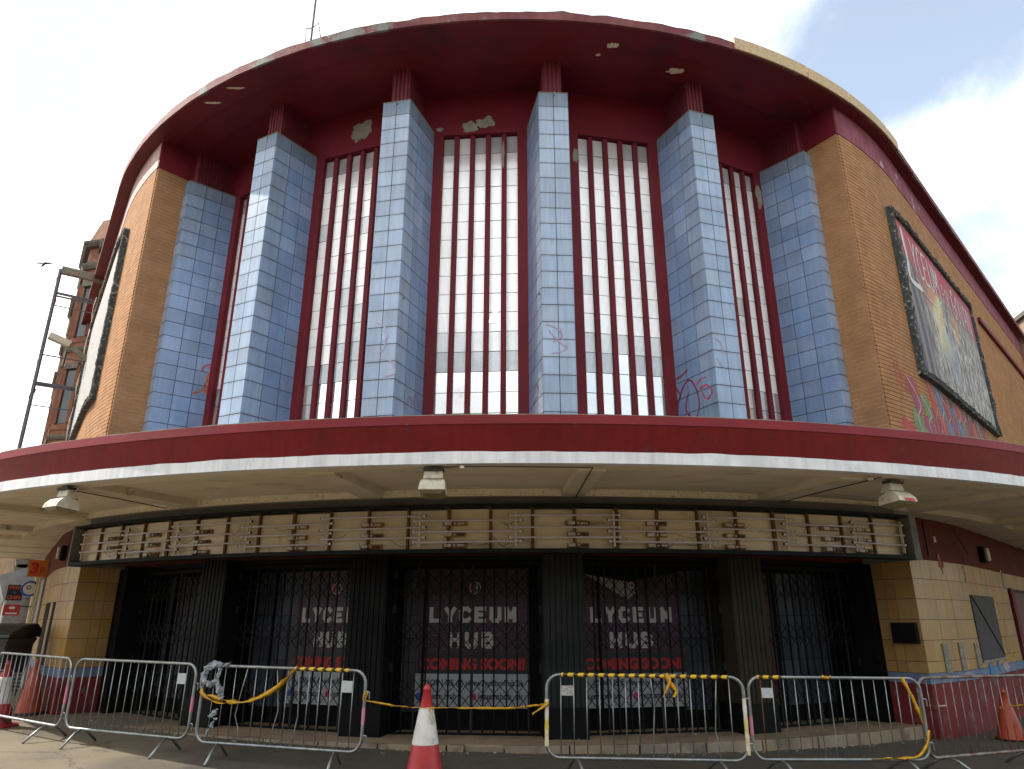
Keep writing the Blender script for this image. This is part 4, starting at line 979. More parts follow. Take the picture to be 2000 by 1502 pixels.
def mural(side, s0, s1, z0, z1, label):
    t_ = thing('painted_mural', label, 'mural', tuple(wallpt(side, (s0+s1)/2, 0, z0)))
    wallgrid(side, s0, s1, z0, z1, .07, 60, 30, 'painting', mural_mat('faded_mural_paint' if side > 0 else 'worn_white_mural', side > 0), t_)
    mb = MB(); wsweep(mb, side, s0-.04, s1+.04, .018, .065, z0-.04, z1+.04, 24); mb.build('backing', M_['board_w'], t_)
    for a in ((s0-.02, z1, s1+.02, z1), (s0-.02, z0, s1+.02, z0)): rough_bar(side, *a, .085, .135, 90, t_, s0+a[1])
    for a in ((s0, z0-.05, s0, z1+.05), (s1, z0-.05, s1, z1+.05)): rough_bar(side, *a, .085, .135, 60, t_, s0+a[0])
    return t_
s_l = R_(41-PA[5])*12.25
ms0 = s_l+.14; ms1 = ARCR+6.05
MU = mural(1, ms0, ms1, 6.48, 10.30, 'large faded mural in a peeling black frame on the right-hand brick flank')
ML = mural(-1, s_l-.15, ARCR+5.6, 6.3, 10.45, 'large whitened mural in a peeling black frame on the left-hand brick flank')
def ribbon_on(fn, pts, w, name, mat, parent, off=.004):
    """flat brush stroke; fn(a,b,off) maps surface coordinates to space"""
    mb = MB(); n = len(pts); vs = []
    for i, (x, y) in enumerate(pts):
        x0, y0 = pts[max(i-1, 0)]; x1, y1 = pts[min(i+1, n-1)]; dx, dy = x1-x0, y1-y0; l = math.hypot(dx, dy) or 1
        ww = w*(.75+.35*noise.noise(Vector((x*7, y*7, 1)))) if 0 < i < n-1 else w*.5
        nx, ny = -dy/l*ww/2, dx/l*ww/2; vs += [fn(x+nx, y+ny, off), fn(x-nx, y-ny, off)]
    mb.add(vs, [(2*i, 2*i+1, 2*i+3, 2*i+2) for i in range(n-1)]); return mb.build(name, mat, parent)
def smooth(pts, k=5):
    out_ = []
    P = [pts[0]]+list(pts)+[pts[-1]]
    for i in range(1, len(P)-2):
        for j in range(k):
            t_ = j/k; a, b_, c, d = P[i-1], P[i], P[i+1], P[i+2]
            out_.append(tuple(.5*((2*b_[q])+(-a[q]+c[q])*t_+(2*a[q]-5*b_[q]+4*c[q]-d[q])*t_*t_+(-a[q]+3*b_[q]-3*c[q]+d[q])*t_**3) for q in range(2)))
    out_.append(tuple(pts[-1])); return out_
fl = lambda a, b_, o: wallpt(1, a, o, b_)
M_['mwhite'] = material('faded_white_paint', (.62, .60, .57), .8, (.48, .44, .42), 9)
# hand lettering LYCEUM FOR GOVAN
GL = {'L': [[(0, 1), (.05, .4), (.05, 0), (.7, .05)]], 'Y': [[(0, 1), (.32, .5), (.38, 0)], [(.7, 1), (.34, .48)]], 'C': [[(.66, .88), (.35, 1), (.05, .6), (.15, .1), (.45, 0), (.7, .14)]],
      'E': [[(.65, 1), (.08, .98), (.05, .5), (.08, 0), (.7, .03)], [(.05, .52), (.5, .54)]], 'U': [[(.02, 1), (.06, .3), (.32, 0), (.6, .25), (.66, 1)]], 'M': [[(0, 0), (.12, 1), (.4, .35), (.68, 1), (.8, 0)]],
      'F': [[(.6, 1), (.08, .98), (.05, 0)], [(.05, .52), (.5, .54)]], 'O': [[(.35, 1), (.05, .6), (.1, .15), (.35, 0), (.62, .2), (.66, .7), (.35, 1)]], 'R': [[(.05, 0), (.05, 1), (.5, .95), (.58, .7), (.1, .5), (.65, 0)]],
      'G': [[(.62, .85), (.35, 1), (.05, .6), (.12, .12), (.42, 0), (.62, .2), (.62, .45), (.38, .45)]], 'V': [[(0, 1), (.32, 0), (.65, 1)]], 'A': [[(0, 0), (.33, 1), (.68, 0)], [(.14, .4), (.54, .4)]], 'N': [[(.03, 0), (.05, 1), (.6, 0), (.64, 1)]],
      'T': [[(0, 1), (.7, 1)], [(.35, 1), (.33, 0)]], 'P': [[(.05, 0), (.05, 1), (.5, .95), (.55, .65), (.1, .5)]], 'I': [[(.1, 1), (.1, 0)]], 'S': [[(.6, .9), (.3, 1), (.08, .75), (.55, .35), (.4, 0), (.05, .1)]], 'K': [[(.05, 1), (.05, 0)], [(.6, 1), (.08, .45), (.62, 0)]], 'H': [[(.05, 1), (.05, 0)], [(.6, 1), (.6, 0)], [(.05, .5), (.6, .5)]]}
def write(fn, txt, x, y, w, h, sw, mat, parent, off, slope=0, jit=.0, name='lettering'):
    for ch in txt:
        if ch == ' ': x += w*.6; continue
        for st_ in GL[ch]:
            pts = smooth([(x+px*w+random.uniform(-jit, jit), y+slope*(x)+py*h+random.uniform(-jit, jit)) for px, py in st_])
            ribbon_on(fn, pts, sw, name, mat, parent, off)
        x += w*.92
mf = lambda a, b_, o: wallpt(1, ms0+a, o, 6.48+b_)
write(mf, 'L', .50, 2.30, 1.35, 1.30, .19, M_['mwhite'], MU, .078)
write(mf, 'YCEUM', 1.02, 2.72, .50, .80, .095, M_['mwhite'], MU, .078, jit=.01)
ribbon_on(mf, smooth([(1.0, 2.52), (1.8, 2.30), (2.6, 2.35), (3.3, 2.7)]), .05, 'lettering', M_['mwhite'], MU, .078)
write(mf, 'FOR', 3.55, 2.75, .26, .50, .05, M_['mwhite'], MU, .078, jit=.01)
write(mf, 'GOVAN', 4.5, 2.68, .46, .80, .085, M_['mwhite'], MU, .078, jit=.012)
# graffiti under the mural and on the brick corner
gcol = {n_: material('spray_'+n_, c, .7, tuple(x*.7 for x in c), 6) for n_, c in dict(red=(.42, .05, .035), white=(.46, .42, .38), blue=(.09, .15, .27), green=(.16, .21, .09), magenta=(.27, .05, .10), grey=(.17, .13, .10), orange=(.60, .13, .02), pinkf=(.38, .25, .30), wine=(.30, .02, .07)).items()}
write(fl, 'MAYO', .55, 6.35, .26, .30, .035, gcol['red'], TWR, .022, slope=-.30, jit=.02, name='graffiti')
write(fl, 'TRAMP', .50, 6.02, .22, .28, .035, gcol['red'], TWR, .022, slope=-.18, jit=.02, name='graffiti')
def gpatch(pts, col):
    mb = MB(); n = len(pts); s_ = [fl(x, z, .021) for x, z in pts]; mb.add(s_, [tuple(range(n))]); mb.build('graffiti', gcol[col], TWR)
def gz(s_): return 4.95+.17*s_
for k in range(13):
    s_ = .75+k*.52; z0 = gz(s_); c1 = ('blue', 'magenta', 'green', 'red', 'blue', 'wine', 'blue', 'red', 'magenta', 'grey', 'wine', 'orange', 'magenta')[k]; c2 = ('red', 'green', 'magenta', 'wine', 'red', 'blue', 'magenta', 'blue', 'grey', 'wine', 'red', 'grey', 'wine')[k]
    h_ = .55 if k < 1 else .85+.2*math.sin(k*2.3)
    if k: gpatch([(s_-.30, z0+h_+.05), (s_+.06, z0+h_+.12), (s_+.30, z0+.5*h_), (s_+.06, z0+.28*h_), (s_-.10, z0+.5*h_)], c1)
    gpatch([(s_-.22, z0+.48*h_), (s_+.16, z0+.30*h_), (s_+.30, z0-.1), (s_-.08, z0-.12), (s_-.3, z0+.1)], c2)
    if k: ribbon_on(fl, smooth([(s_-.26, z0+h_+.06), (s_-.02, z0+.85*h_), (s_+.18, z0+.55*h_), (s_-.06, z0+.25*h_), (s_+.08, z0-.15)]), .04, 'graffiti', gcol['white' if k % 3 else 'pinkf'], TWR, .024)
    if k > 1: ribbon_on(fl, smooth([(s_+.14, z0+h_), (s_+.30, z0+.55*h_), (s_+.2, z0-.1)]), .028, 'graffiti', gcol['white'], TWR, .024)
for s_ in (2.4, 3.1, 3.8, 4.5, 5.2, 5.9, 6.6, 7.2): gpatch([(s_-.3, 6.4), (s_+.3, 6.4), (s_+.22, 6.28-.12*math.sin(s_*5)), (s_, 6.22+.1*math.sin(s_*3)), (s_-.2, 6.3)], 'grey')
# graffiti on the piers: surface coordinates in the pier's own frame
def pier_fn(i, face):
    Mx = MF(PA[i], 11.61)
    if face == 'F': return lambda a, b_, o: Mx @ Vector((a, -.013-o, b_))
    sg_ = 1 if face == 'R' else -1; Ms = SM(i, sg_)
    return lambda a, b_, o: Ms @ Vector((sg_*(.0125+o), a, b_))
def pier_uv(i, face, u, v):
    Mx = MF(PA[i], 11.61) if face == 'F' else SM(i, 1 if face == 'R' else -1); d = Mx.inverted().to_3x3() @ sight(u, v); c = Mx.inverted() @ Vector((0, 0, EYE))
    if face == 'F': k = (-.013-c.y)/d.y; p = c+d*k; return (p.x, p.z)
    k = ((.0125 if face == 'R' else -.0125)-c.x)/d.x; p = c+d*k; return (p.y, p.z)
def pgraf(i, face, strokes, w, col, name='graffiti'):
    for st_ in strokes:
        ribbon_on(pier_fn(i, face), smooth([pier_uv(i, face, u, v) for u, v in st_], 4), w, name, col, piers[i], .007)
pgraf(0, 'R', [[(417, 713), (406, 713), (397, 718), (395, 725)], [(410, 716), (412, 728)], [(412, 728), (405, 735), (404, 741), (410, 742), (415, 736), (412, 729)], [(411, 742), (401, 747), (400, 755), (408, 752), (411, 744)], [(402, 752), (398, 757), (406, 764), (411, 770), (404, 770), (398, 762), (388, 765), (376, 768)]], .045, gcol['orange'])
fadedred = material('scrubbed_red_spray', (.40, .24, .34), .5, (.32, .34, .52), 5)
pgraf(2, 'F', [[(735, 630), (752, 640), (757, 660), (742, 668)], [(748, 645), (755, 655), (750, 680), (740, 690)], [(738, 700), (762, 705), (772, 728), (752, 735)]], .03, fadedred)
pgraf(3, 'F', [[(1065, 633), (1085, 640), (1098, 655), (1080, 668)], [(1072, 645), (1090, 665), (1110, 682)], [(1095, 640), (1098, 664)], [(1078, 690), (1100, 685), (1108, 672)]], .03, fadedred)
pgraf(4, 'L', [[(1316, 742), (1322, 760), (1330, 775), (1318, 790)], [(1316, 742), (1330, 735), (1343, 722)], [(1326, 815), (1325, 790), (1335, 755), (1348, 742), (1362, 765), (1366, 795), (1360, 817)], [(1345, 765), (1340, 800), (1352, 815)]], .04, gcol['wine'])
pgraf(4, 'F', [[(1366, 757), (1378, 779), (1388, 775)], [(1366, 760), (1380, 752), (1391, 765), (1382, 778)], [(1360, 752), (1368, 741), (1378, 737)]], .04, gcol['wine'])
pgraf(4, 'F', [[(1395, 660), (1408, 670), (1412, 690)], [(1400, 700), (1415, 720)]], .02, fadedred)
pgraf(2, 'R', [[(790, 800), (800, 775), (806, 790), (812, 770), (818, 800)], [(815, 790), (826, 780)]], .03, gcol['pinkf'])
pgraf(3, 'L', [[(1042, 770), (1048, 750), (1052, 765)], [(1040, 790), (1050, 775)]], .04, gcol['pinkf'])
# black tag on the cream tiles
write(fl, 'S', 1.95, 2.40, .26, .26, .018, M_['wire'], TWR, .008, name='graffiti'); ribbon_on(fl, smooth([(2.02, 2.38), (2.12, 2.45), (2.10, 2.62), (2.0, 2.66)]), .014, 'graffiti', M_['wire'], TWR, .008)
# paint splashes over the blue band on the right
for s_, z_, w_, h_, c in [(2.6, .84, .16, .10, 'blue'), (3.3, .90, .12, .13, 'blue'), (4.2, .98, .3, .06, 'orange'), (5.1, 1.0, .3, .05, 'orange'), (3.9, .82, .3, .08, 'pinkf'), (1.2, .8, .2, .05, 'white')]:
    blobpatch(wallM(1, s_, 0, 0), 0, z_, w_, h_, 'paint_splash', material('splash_'+c, tuple(x*.8 for x in ((.05, .22, .5) if c == 'blue' else (.45, .25, .05) if c == 'orange' else (.3, .3, .36) if c == 'white' else (.4, .33, .36)))), TWR, s_*3, -.014)

# ------------------------------------------------------------------ roof pole and bird
t_ = thing('roof_pole', 'thin steel pole with small angled bracket rising from the roof edge left of centre', 'pole', (-3.93, 10.68, 12.36))
MB().tube([(-3.93, 10.68, 12.3), (-3.93, 10.68, 15.8)], .022, 8).build('pole', M_['scaff'], t_)
MB().tube([(-4.02, 10.66, 12.36), (-4.03, 10.62, 12.66), (-3.93, 10.68, 12.74), (-3.80, 10.62, 12.80), (-3.72, 10.6, 12.42)], .011, 6).build('bracket', M_['scaff'], t_)
d = sight(86, 516).normalized()*48; P = Vector((0, 0, EYE))+d
bt = thing('bird', 'small dark bird gliding in the white sky at the far left', 'bird', tuple(P))
mdb = material('dark_feathers', (.05, .045, .045), .8)
MB().lathe([(.004, -.28), (.05, -.16), (.07, .0), (.05, .14), (.035, .18), (0, .22)], 10, Matrix.Translation(P) @ Matrix.Rotation(R_(60), 4, 'Y') @ Matrix.Rotation(R_(25), 4, 'X')).build('body', mdb, bt)
for sx in (-1, 1):
    MB().strip([[P+Vector((sx*x, y, z)) for y, z in ((c-.09*k_, h), (c+.09*k_, h+.01), (c+.09*k_, h+.025), (c-.09*k_, h+.015))] for x, c, h, k_ in ((.03, 0, .02, 1.2), (.25, .03, .07, 1.1), (.48, -.02, .05, .7), (.68, -.1, .01, .15))]).build('wing', mdb, bt)

# ------------------------------------------------------------------ projecting sign frame + arm lamp on the left flank
def LW(t_, n_, z): p = wallpt(-1, ARCR+t_, n_, z); return p
t_ = thing('projecting_sign_frame', 'tall skeleton of a rusted projecting sign standing off the left flank', 'sign frame', tuple(LW(6, .6, 4)))
MB().bar(LW(6, 1.22, 3.9), LW(6, 1.22, 12.25), .075, .075).build('outer_post', M_['scaff'], t_)
MB().bar(LW(6, .03, 3.9), LW(6, .03, 11.9), .07, .07).build('inner_post', M_['board_w'], t_)
for z_, w_, mt in [(12.22, .16, 'board_w'), (11.42, .05, 'scaff'), (11.32, .035, 'scaff'), (11.0, .02, 'scaff'), (9.35, .025, 'scaff'), (8.45, .05, 'scaff'), (8.38, .03, 'scaff'), (7.75, .02, 'scaff'), (6.0, .03, 'scaff'), (5.3, .09, 'dgreen')]:
    MB().bar(LW(6, .0, z_), LW(6, 1.20, z_), w_*1.0, w_*1.5).build('cross_bar', M_[mt], t_)
for z_, dz, n__ in [(11.85, .22, 1.25), (11.12, .2, 1.19), (9.1, .18, 1.25), (8.2, .16, 1.18), (7.95, .22, 1.25)]:
    blobpatch(Matrix.Translation(LW(6, n__, z_)) @ Matrix.Rotation(R_(AX-HALF), 4, 'Z') @ Matrix.Rotation(R_(90), 4, 'Z'), 0, 0, .035, dz/2, 'rust_scrap', M_['rusty'], t_, z_)
t_ = thing('arm_lamp', 'old grey box lamp on an arm above the left flank, beside the empty sign frame', 'lamp', tuple(LW(5.2, .2, 9.3)))
MB().bar(LW(5.2, .0, 9.15), LW(5.2, .62, 9.55), .12, .14).build('arm', M_['board_w'], t_)
MB().bar(LW(5.2, .55, 9.55), LW(5.2, 1.12, 9.72), .22, .20).build('lamp_head', M_['lamp'], t_, bevel=.02)
MB().tube([LW(5.6, .14, z_)+Vector((.03*math.sin(z_*5), 0, 0)) for z_ in [11.4-.25*k for k in range(28)]], .012, 6).build('loose_cable', M_['flake'], t_)

# ------------------------------------------------------------------ red sandstone tenement beyond the left flank
def LM(t_, n_, z): return Matrix.Translation(LW(t_, n_, z)) @ Matrix.Rotation(R_(AX-HALF), 4, 'Z')   # x: towards the corner, y inward
ten = thing('tenement_building', 'red sandstone tenement with stacked bay windows beyond the left flank', 'tenement', tuple(LW(15, 0, 0)))
T0, T1, TH_ = 9.8, 34, 15.2
MB().box(-(T1-T0), 0, .0, 10, .1, TH_, LM(T0, 0, 0)).build('wall', M_['sandstone'], ten)
MB().box(-(T1-T0), 0, -.25, 10, TH_, TH_+.35, LM(T0, 0, 0)).build('cornice', M_['sandstone_d'], ten)
MB().box(-(T1-T0), 0, -.1, 10, TH_+.35, TH_+1.0, LM(T0, 0, 0)).build('parapet', M_['sandstone'], ten)
for bi_, tb in enumerate((10.1, 16.2, 22.3, 28.4)):
    Mx = LM(tb, 0, 0)
    def bayring(z, e=0): return [Mx @ Vector(p) for p in ((0+e, .05, z), (-.7+e*.4, -.52-e, z), (-2.9-e*.4, -.52-e, z), (-3.6-e, .05, z))]
    b_ = MB().strip([bayring(4.2), bayring(TH_+.3)]).build('bay', M_['sandstone'], ten); WM[b_.name] = Matrix()
    for z_, e, h_ in [(4.2, .12, .35), (7.75, .10, .16), (8.1, .05, .1), (11.1, .10, .16), (11.45, .05, .1), (14.5, .16, .25), (TH_+.25, .26, .22)]:
        MB().strip([bayring(z_, e*.6), bayring(z_+h_*.6, e), bayring(z_+h_, e)]).build('string_course', M_['sandstone_d'] if e > .06 else M_['sandstone'], b_)
    for fl_ in range(3):
        z0 = 5.0+fl_*3.35
        for (xa, ya, xb, yb) in ((-.85, -.524, -1.7, -.524), (-1.9, -.524, -2.75, -.524), (-.12, -.05, -.58, -.43)):
            A, B = Mx @ Vector((xa, ya, z0)), Mx @ Vector((xb, yb, z0)); d_ = (B-A).normalized(); nrm = Vector((d_.y, -d_.x, 0))
            if nrm.dot(Mx.to_3x3() @ Vector((0, -1, 0))) < 0: nrm = -nrm
            pr = MB(); rings = [[A-nrm*.03, B-nrm*.03, B+nrm*.012, A+nrm*.012], [A-nrm*.03+Vector((0, 0, 2.1)), B-nrm*.03+Vector((0, 0, 2.1)), B+nrm*.012+Vector((0, 0, 2.1)), A+nrm*.012+Vector((0, 0, 2.1))]]
            w_ = pr.strip(rings).build('window', M_['glassd'], b_)
            for P_ in (A, B): MB().bar(P_+nrm*.03, P_+nrm*.03+Vector((0, 0, 2.15)), .12, .09).build('window_surround', M_['sandstone'], b_)
            MB().bar(A+nrm*.04+Vector((0, 0, 2.15)), B+nrm*.04+Vector((0, 0, 2.15)), .16, .22).build('lintel', M_['sandstone_d'], b_)
    MB().strip([bayring(TH_+.47, .1), [Mx @ Vector(p) for p in ((-.5, .0, TH_+1.7), (-.9, -.3, TH_+1.7), (-2.7, -.3, TH_+1.7), (-3.1, .0, TH_+1.7))]]).build('bay_gable', M_['sandstone'], b_)
# shop units below
sh = thing('shop_row', 'row of small shops with shutters and pale fascias under the tenement at the far left', 'shops', tuple(LW(12, 0, 0)))
cols = [((.45, .50, .55), 'pale blue'), ((.50, .40, .38), 'pinkish'), ((.30, .33, .34), 'grey'), ((.40, .47, .50), 'ice'), ((.16, .05, .07), 'maroon'), ((.42, .40, .34), 'stone')]
for k in range(6):
    tA = T0+.1+k*2.6; Mx = LM(tA, 0, 0); c, nm = cols[k]
    c = tuple(x*.55 for x in c); mt = material('fascia_'+nm.replace(' ', '_'), c, .6, tuple(x*.7 for x in c), 3)
    MB().strip([[Mx @ Vector((x, y, z)) for y, z in ((-.02, 2.40), (-.80, 2.35), (-1.05, 3.05), (-.02, 3.45))] for x in (-.05, -2.5)]).build('fascia', mt, sh)
    for q in range(12):
        x = -.1-q*.2; cc = [(.45, .46, .45), (.30, .31, .31)][q % 2]
        MB().box(x-.17, x-.01, -.70-.05*(q % 2), .0, .15, 2.38, Mx).build('shutter_slat', M_['white' if q % 2 else 'galv'] if k != 4 else M_['base_red'], sh)
# roller shutters on the cinema's own flank
shf = thing('flank_shutters', 'pale ribbed shutters on the cinema flank between the cream tiles and the shops', 'shutters', tuple(LW(5, 0, 0)))
for q in range(34):
    tt = 2.9+q*.2
    if q % 9 == 8: MB().box(-.1, .1, -.10, .0, .1, 3.0, LM(tt, .0, 0)).build('post', M_['panelc'], shf)
    else: MB().box(-.085, .085, -.05, -.012, .15, 2.68, LM(tt, .0, 0)).build('slat', material('zinc_slat', (.30, .30, .29), .5, (.18, .18, .18), 4) if q == 0 else bpy.data.materials['zinc_slat'], shf)
ft = thing('far_terrace', 'pale distant stone terrace closing the street at the far left under the canopy', 'terrace', (-40, 52, 0))
MB().bar((-62, 40, 5.5), (-31, 62, 5.5), 8, 11.0).build('wall', M_['blond'], ft)
for k in range(14):
    for fl_ in range(3):
        P_ = Vector((-62, 40, 0)).lerp(Vector((-31, 62, 0)), (k+.5)/14); d_ = Vector((31, 22, 0)).normalized(); nn_ = Vector((d_.y, -d_.x, 0))
        MB().bar(P_+nn_*4.02-d_*.5+Vector((0, 0, 2.2+fl_*3.2)), P_+nn_*4.02+d_*.5+Vector((0, 0, 2.2+fl_*3.2)), .08, 1.9).build('window', M_['glassd'], ft)
# projecting signs
def psign(name, tt, n0, n1, z0, z1, mat, label, cat, txts=()):
    A = LW(tt, n0, z0); t_ = thing(name, label, cat, tuple(A)); Mx = LM(tt, 0, 0) @ Matrix.Rotation(R_(90), 4, 'Z')
    # local: x = inward(+)/outward(-) ; face looks back to the street corner
    MB().box(-n1, -n0, -.035, .035, z0, z1, Mx).build('panel', mat, t_)
    MB().bar(Mx @ Vector((0, 0, (z0+z1)/2+.1)), Mx @ Vector((-n0, 0, (z0+z1)/2+.1)), .03).build('bracket', M_['wire'], t_)
    F = Mx @ Matrix.Rotation(R_(0), 4, 'Z')
    for txt, size, cx_, cz_, w_, mt, off in txts:
        text(txt, size, F @ Matrix.Translation((-(n0+n1)/2+cx_, -.038, cz_)), mt, t_, width=w_, off=off)
    return t_, F
om = material('orange_sign', (.62, .20, .02), .5); rm = material('sign_red', (.55, .02, .02), .5); bm_ = material('sign_blue', (.04, .07, .35), .4); wm_ = material('sign_white', (.62, .63, .65), .5)
nb = material('sign_black', (.02, .02, .025), .5); og = material('sign_orange_letters', (.62, .10, .03), .5)
t_, F = psign('price_sign', 3.2, .02, .42, 2.72, 3.13, om, 'square orange shop sign with a red 3p hanging under the left end of the canopy', 'sign', [('3', .36, -.07, 2.80, .17, rm, .02), ('p', .28, .10, 2.84, .09, rm, .004), ('• • • •', .07, 0, 2.735, .34, rm, .0)])
t_, F = psign('fish_and_chips_sign', 6.9, .36, .74, 2.23, 2.66, nb, 'small black sign with orange letters reading fish & chips', 'sign', [('FISH', .13, 0, 2.54, .3, og, .004), ('&', .12, 0, 2.42, .12, bm_, .004), ('CHIPS', .13, 0, 2.27, .32, og, .004)])
t_, F = psign('red_shop_sign', 7.1, .34, .74, 1.82, 2.12, material('post_red', (.42, .03, .04), .5), 'small red rectangular shop sign with a white oval, below the fish and chips sign', 'sign', [('•', .3, 0, 1.93, .16, wm_, .0)])
MB().box(-.68, -.40, -.040, -.036, 1.86, 1.90, F).build('white_stripe', wm_, t_)
A = LW(6.6, .3, 2.6); t_ = thing('round_sign', 'round white sign with a dark blue rim beside the fish and chips sign', 'sign', tuple(A))
Mx = LM(6.6, 0, 0) @ Matrix.Rotation(R_(90), 4, 'Z') @ Matrix.Translation((-.22, 0, 2.55)) @ Matrix.Rotation(R_(90), 4, 'X')
MB().lathe([(0, -.03), (.215, -.03), (.225, 0), (.215, .04), (.17, .045), (0, .045)], 28, Mx).build('rim', bm_, t_)
MB().lathe([(.0, .046), (.165, .046), (.165, .055), (0, .055)], 28, Mx).build('face', wm_, t_)
MB().lathe([(.03, .056), (.06, .056), (.06, .060), (.03, .060)], 16, Mx @ Matrix.Translation((-.03, .03, 0))).build('emblem', M_['blue'], t_)
MB().bar(LW(6.6, 0, 2.55), LW(6.6, .12, 2.55), .04).build('bracket', bm_, t_)

# far building seen over the right-hand roof edge
q = wallpt(1, 24, -3, 0)
fb = thing('rear_gable_building', 'plain brown rendered building with dark coping seen above the right end of the roof', 'building', (30.5, 33, 0))
mbr = material('brown_render', (.26, .19, .13), .9, (.20, .14, .10), 1.5)
MB().bar((26.2, 33.5, 8.2), (48, 30, 8.2), 8, 16.2).build('wall', mbr, fb)
MB().bar((26.0, 33.5, 16.35), (48, 30, 15.6), 8.4, .22).build('coping', M_['sandstone_d'], fb)

# ------------------------------------------------------------------ bins, cage
Pb = Vector((-9.88, 13.9, grd(-10.1))); Mx = Matrix.Translation(Pb) @ Matrix.Rotation(R_(6), 4, 'Z')
t_ = thing('wheelie_bin', 'large charcoal four-wheeled bin with a black lid at the left corner of the cinema', 'bin', tuple(Pb))
MB().strip([[Mx @ Vector(p) for p in ((-.58*k_, -.44*k_, z), (.58*k_, -.44*k_, z), (.58*k_, .44*k_, z), (-.58*k_, .44*k_, z))] for z, k_ in ((.16, .88), (.30, .94), (1.12, 1.06), (1.20, 1.12), (1.24, 1.12))]).build('body', M_['binb'], t_, bevel=.02)
MB().strip([[Mx @ Vector(p) for p in ((x, -.54, 1.245), (x, -.50, 1.32), (x, -.1, 1.46), (x, .35, 1.50), (x, .54, 1.40), (x, .54, 1.245))] for x in (-.68, .68)]).build('lid', M_['lidb'], t_, bevel=.02)
for x in (-.42, -.14, .14, .42): MB().box(x-.10, x+.10, -.50, -.455, .40, 1.0, Mx).build('rib', M_['binb'], t_, bevel=.012)
for x in (-.45, .45):
    for y in (-.3, .3):
        w_ = MB().lathe([(0, -.025), (.08, -.025), (.08, .025), (0, .025)], 16, Mx @ Matrix.Translation((x, y, .085)) @ Matrix.Rotation(R_(90), 4, 'Y')).build('wheel', M_['lidb'], t_)
Pc = Vector((-8.62, 12.75, grd(-8.5))); t_ = thing('wire_cage', 'small zinc wire cage standing behind the leftmost barrier', 'wire cage', tuple(Pc))
Mx = Matrix.Translation(Pc) @ Matrix.Rotation(R_(-12), 4, 'Z'); mb = MB()
for y in (-.12, .12):
    for k in range(13): mb.bar(Mx @ Vector((-.24+k*.04, y, .06)), Mx @ Vector((-.24+k*.04, y, .72)), .005)
    for k in range(12): mb.bar(Mx @ Vector((-.24, y, .06+k*.06)), Mx @ Vector((.24, y, .06+k*.06)), .005)
tag(mb.build('wire_mesh', M_['cage'], t_), kind='stuff')
MB().tube([Mx @ Vector(p) for p in ((-.25, -.12, 0), (-.25, -.12, .72), (-.20, -.12, .78), (.25, -.12, .78), (.25, -.12, 0))], .011, 6).build('frame', M_['cage'], t_)

# ------------------------------------------------------------------ crowd barriers
def make_barrier(label, first):
    t_ = thing('crowd_barrier', label, 'barrier', (0, 0, 0), 'galvanised barriers in front of the cinema')
    Lb, H0, H1, rr, rc = 2.3, .20, 1.09, .019, .15
    pts = []
    for cx_, cz_, a0 in ((Lb-rc, H1-rc, 90), (Lb-rc, H0+rc, 0), (rc, H0+rc, -90), (rc, H1-rc, -180)):
        for k in range(7):
            a = R_(a0-15*k); pts.append((cx_+rc*math.cos(a), 0, cz_+rc*math.sin(a)))
    MB().tube(pts, rr, 10, closed=True).build('frame', M_['galv'], t_, smooth=True)
    bars = []
    for k in range(14):
        x = .165+k*(Lb-.33)/13; bars.append(x)
        MB().tube([(x, 0, H0+.01), (x, 0, H1-.01)], .0065, 6).build('upright', M_['galv'], t_, smooth=True)
    for x in (.34, Lb-.34):
        for sy in (-1, 1):
            MB().tube([(x, 0, H0-.005), (x-.03*sy, .11*sy, .16), (x-.09*sy, .33*sy, .012)], .017, 8).build('foot', M_['galv'], t_, smooth=True)
    MB().box(bars[0]+.005, bars[1]-.005, -.004, .004, .86, .97).build('number_plate', M_['plate'], t_)
    for z in (.86, .38):
        MB().tube([(Lb-.01, 0, z), (Lb+.05, 0, z), (Lb+.06, 0, z-.01), (Lb+.06, 0, z-.08)], .008, 6).build('hook', M_['galv'], t_)
    return t_
bars_def = [(( -8.25, 11.95), (-6.32, 10.72), 'plain barrier furthest left, with cones and a bin behind it'),
            ((-6.22, 10.66), (-4.16, 9.86), 'plain barrier second from the left, pink spray on its right post'),
            ((-3.98, 9.68), (-1.78, 9.10), 'barrier left of the centre cone with grey polythene knotted on its left corner'),
            ((.40, 8.98), (2.73, 8.96), 'barrier right of the centre cone with striped tape along its whole top rail'),
            ((2.82, 9.05), (4.97, 9.22), 'barrier second from the right with twisted yellow tape down its right side'),
            ((4.99, 9.30), (7.08, 10.2), 'rusty untaped barrier at the far right edge')]
b0 = make_barrier(bars_def[0][2], True); BM = []
for i, (A, B, lab) in enumerate(bars_def):
    if i == 0: o = b0
    else:
        o = b0.copy(); COL.objects.link(o); o['label'] = lab
        for ch in b0.children:
            c = ch.copy(); COL.objects.link(c); c.parent = o
    ang = math.atan2(B[1]-A[1], B[0]-A[0]); Lc = math.dist(A, B)
    g0 = grd(A[0]); g1 = grd(B[0])
    o.location = (A[0], A[1], g0); o.rotation_euler = (0, -math.atan2(g1-g0, Lc), ang); o.scale = (Lc/2.3, 1, 1)
    M = Matrix.Translation(o.location) @ Matrix.Rotation(ang, 4, 'Z') @ Matrix.Rotation(o.rotation_euler[1], 4, 'Y') @ Matrix.Diagonal((Lc/2.3, 1, 1, 1)); BM.append(M); WM[o.name] = M
    o['bi'] = i
BO = [b0]+[o for o in bpy.data.objects if o.name.startswith('crowd_barrier.')]
BO.sort(key=lambda o: o['bi'])
for o in BO: del o['bi']
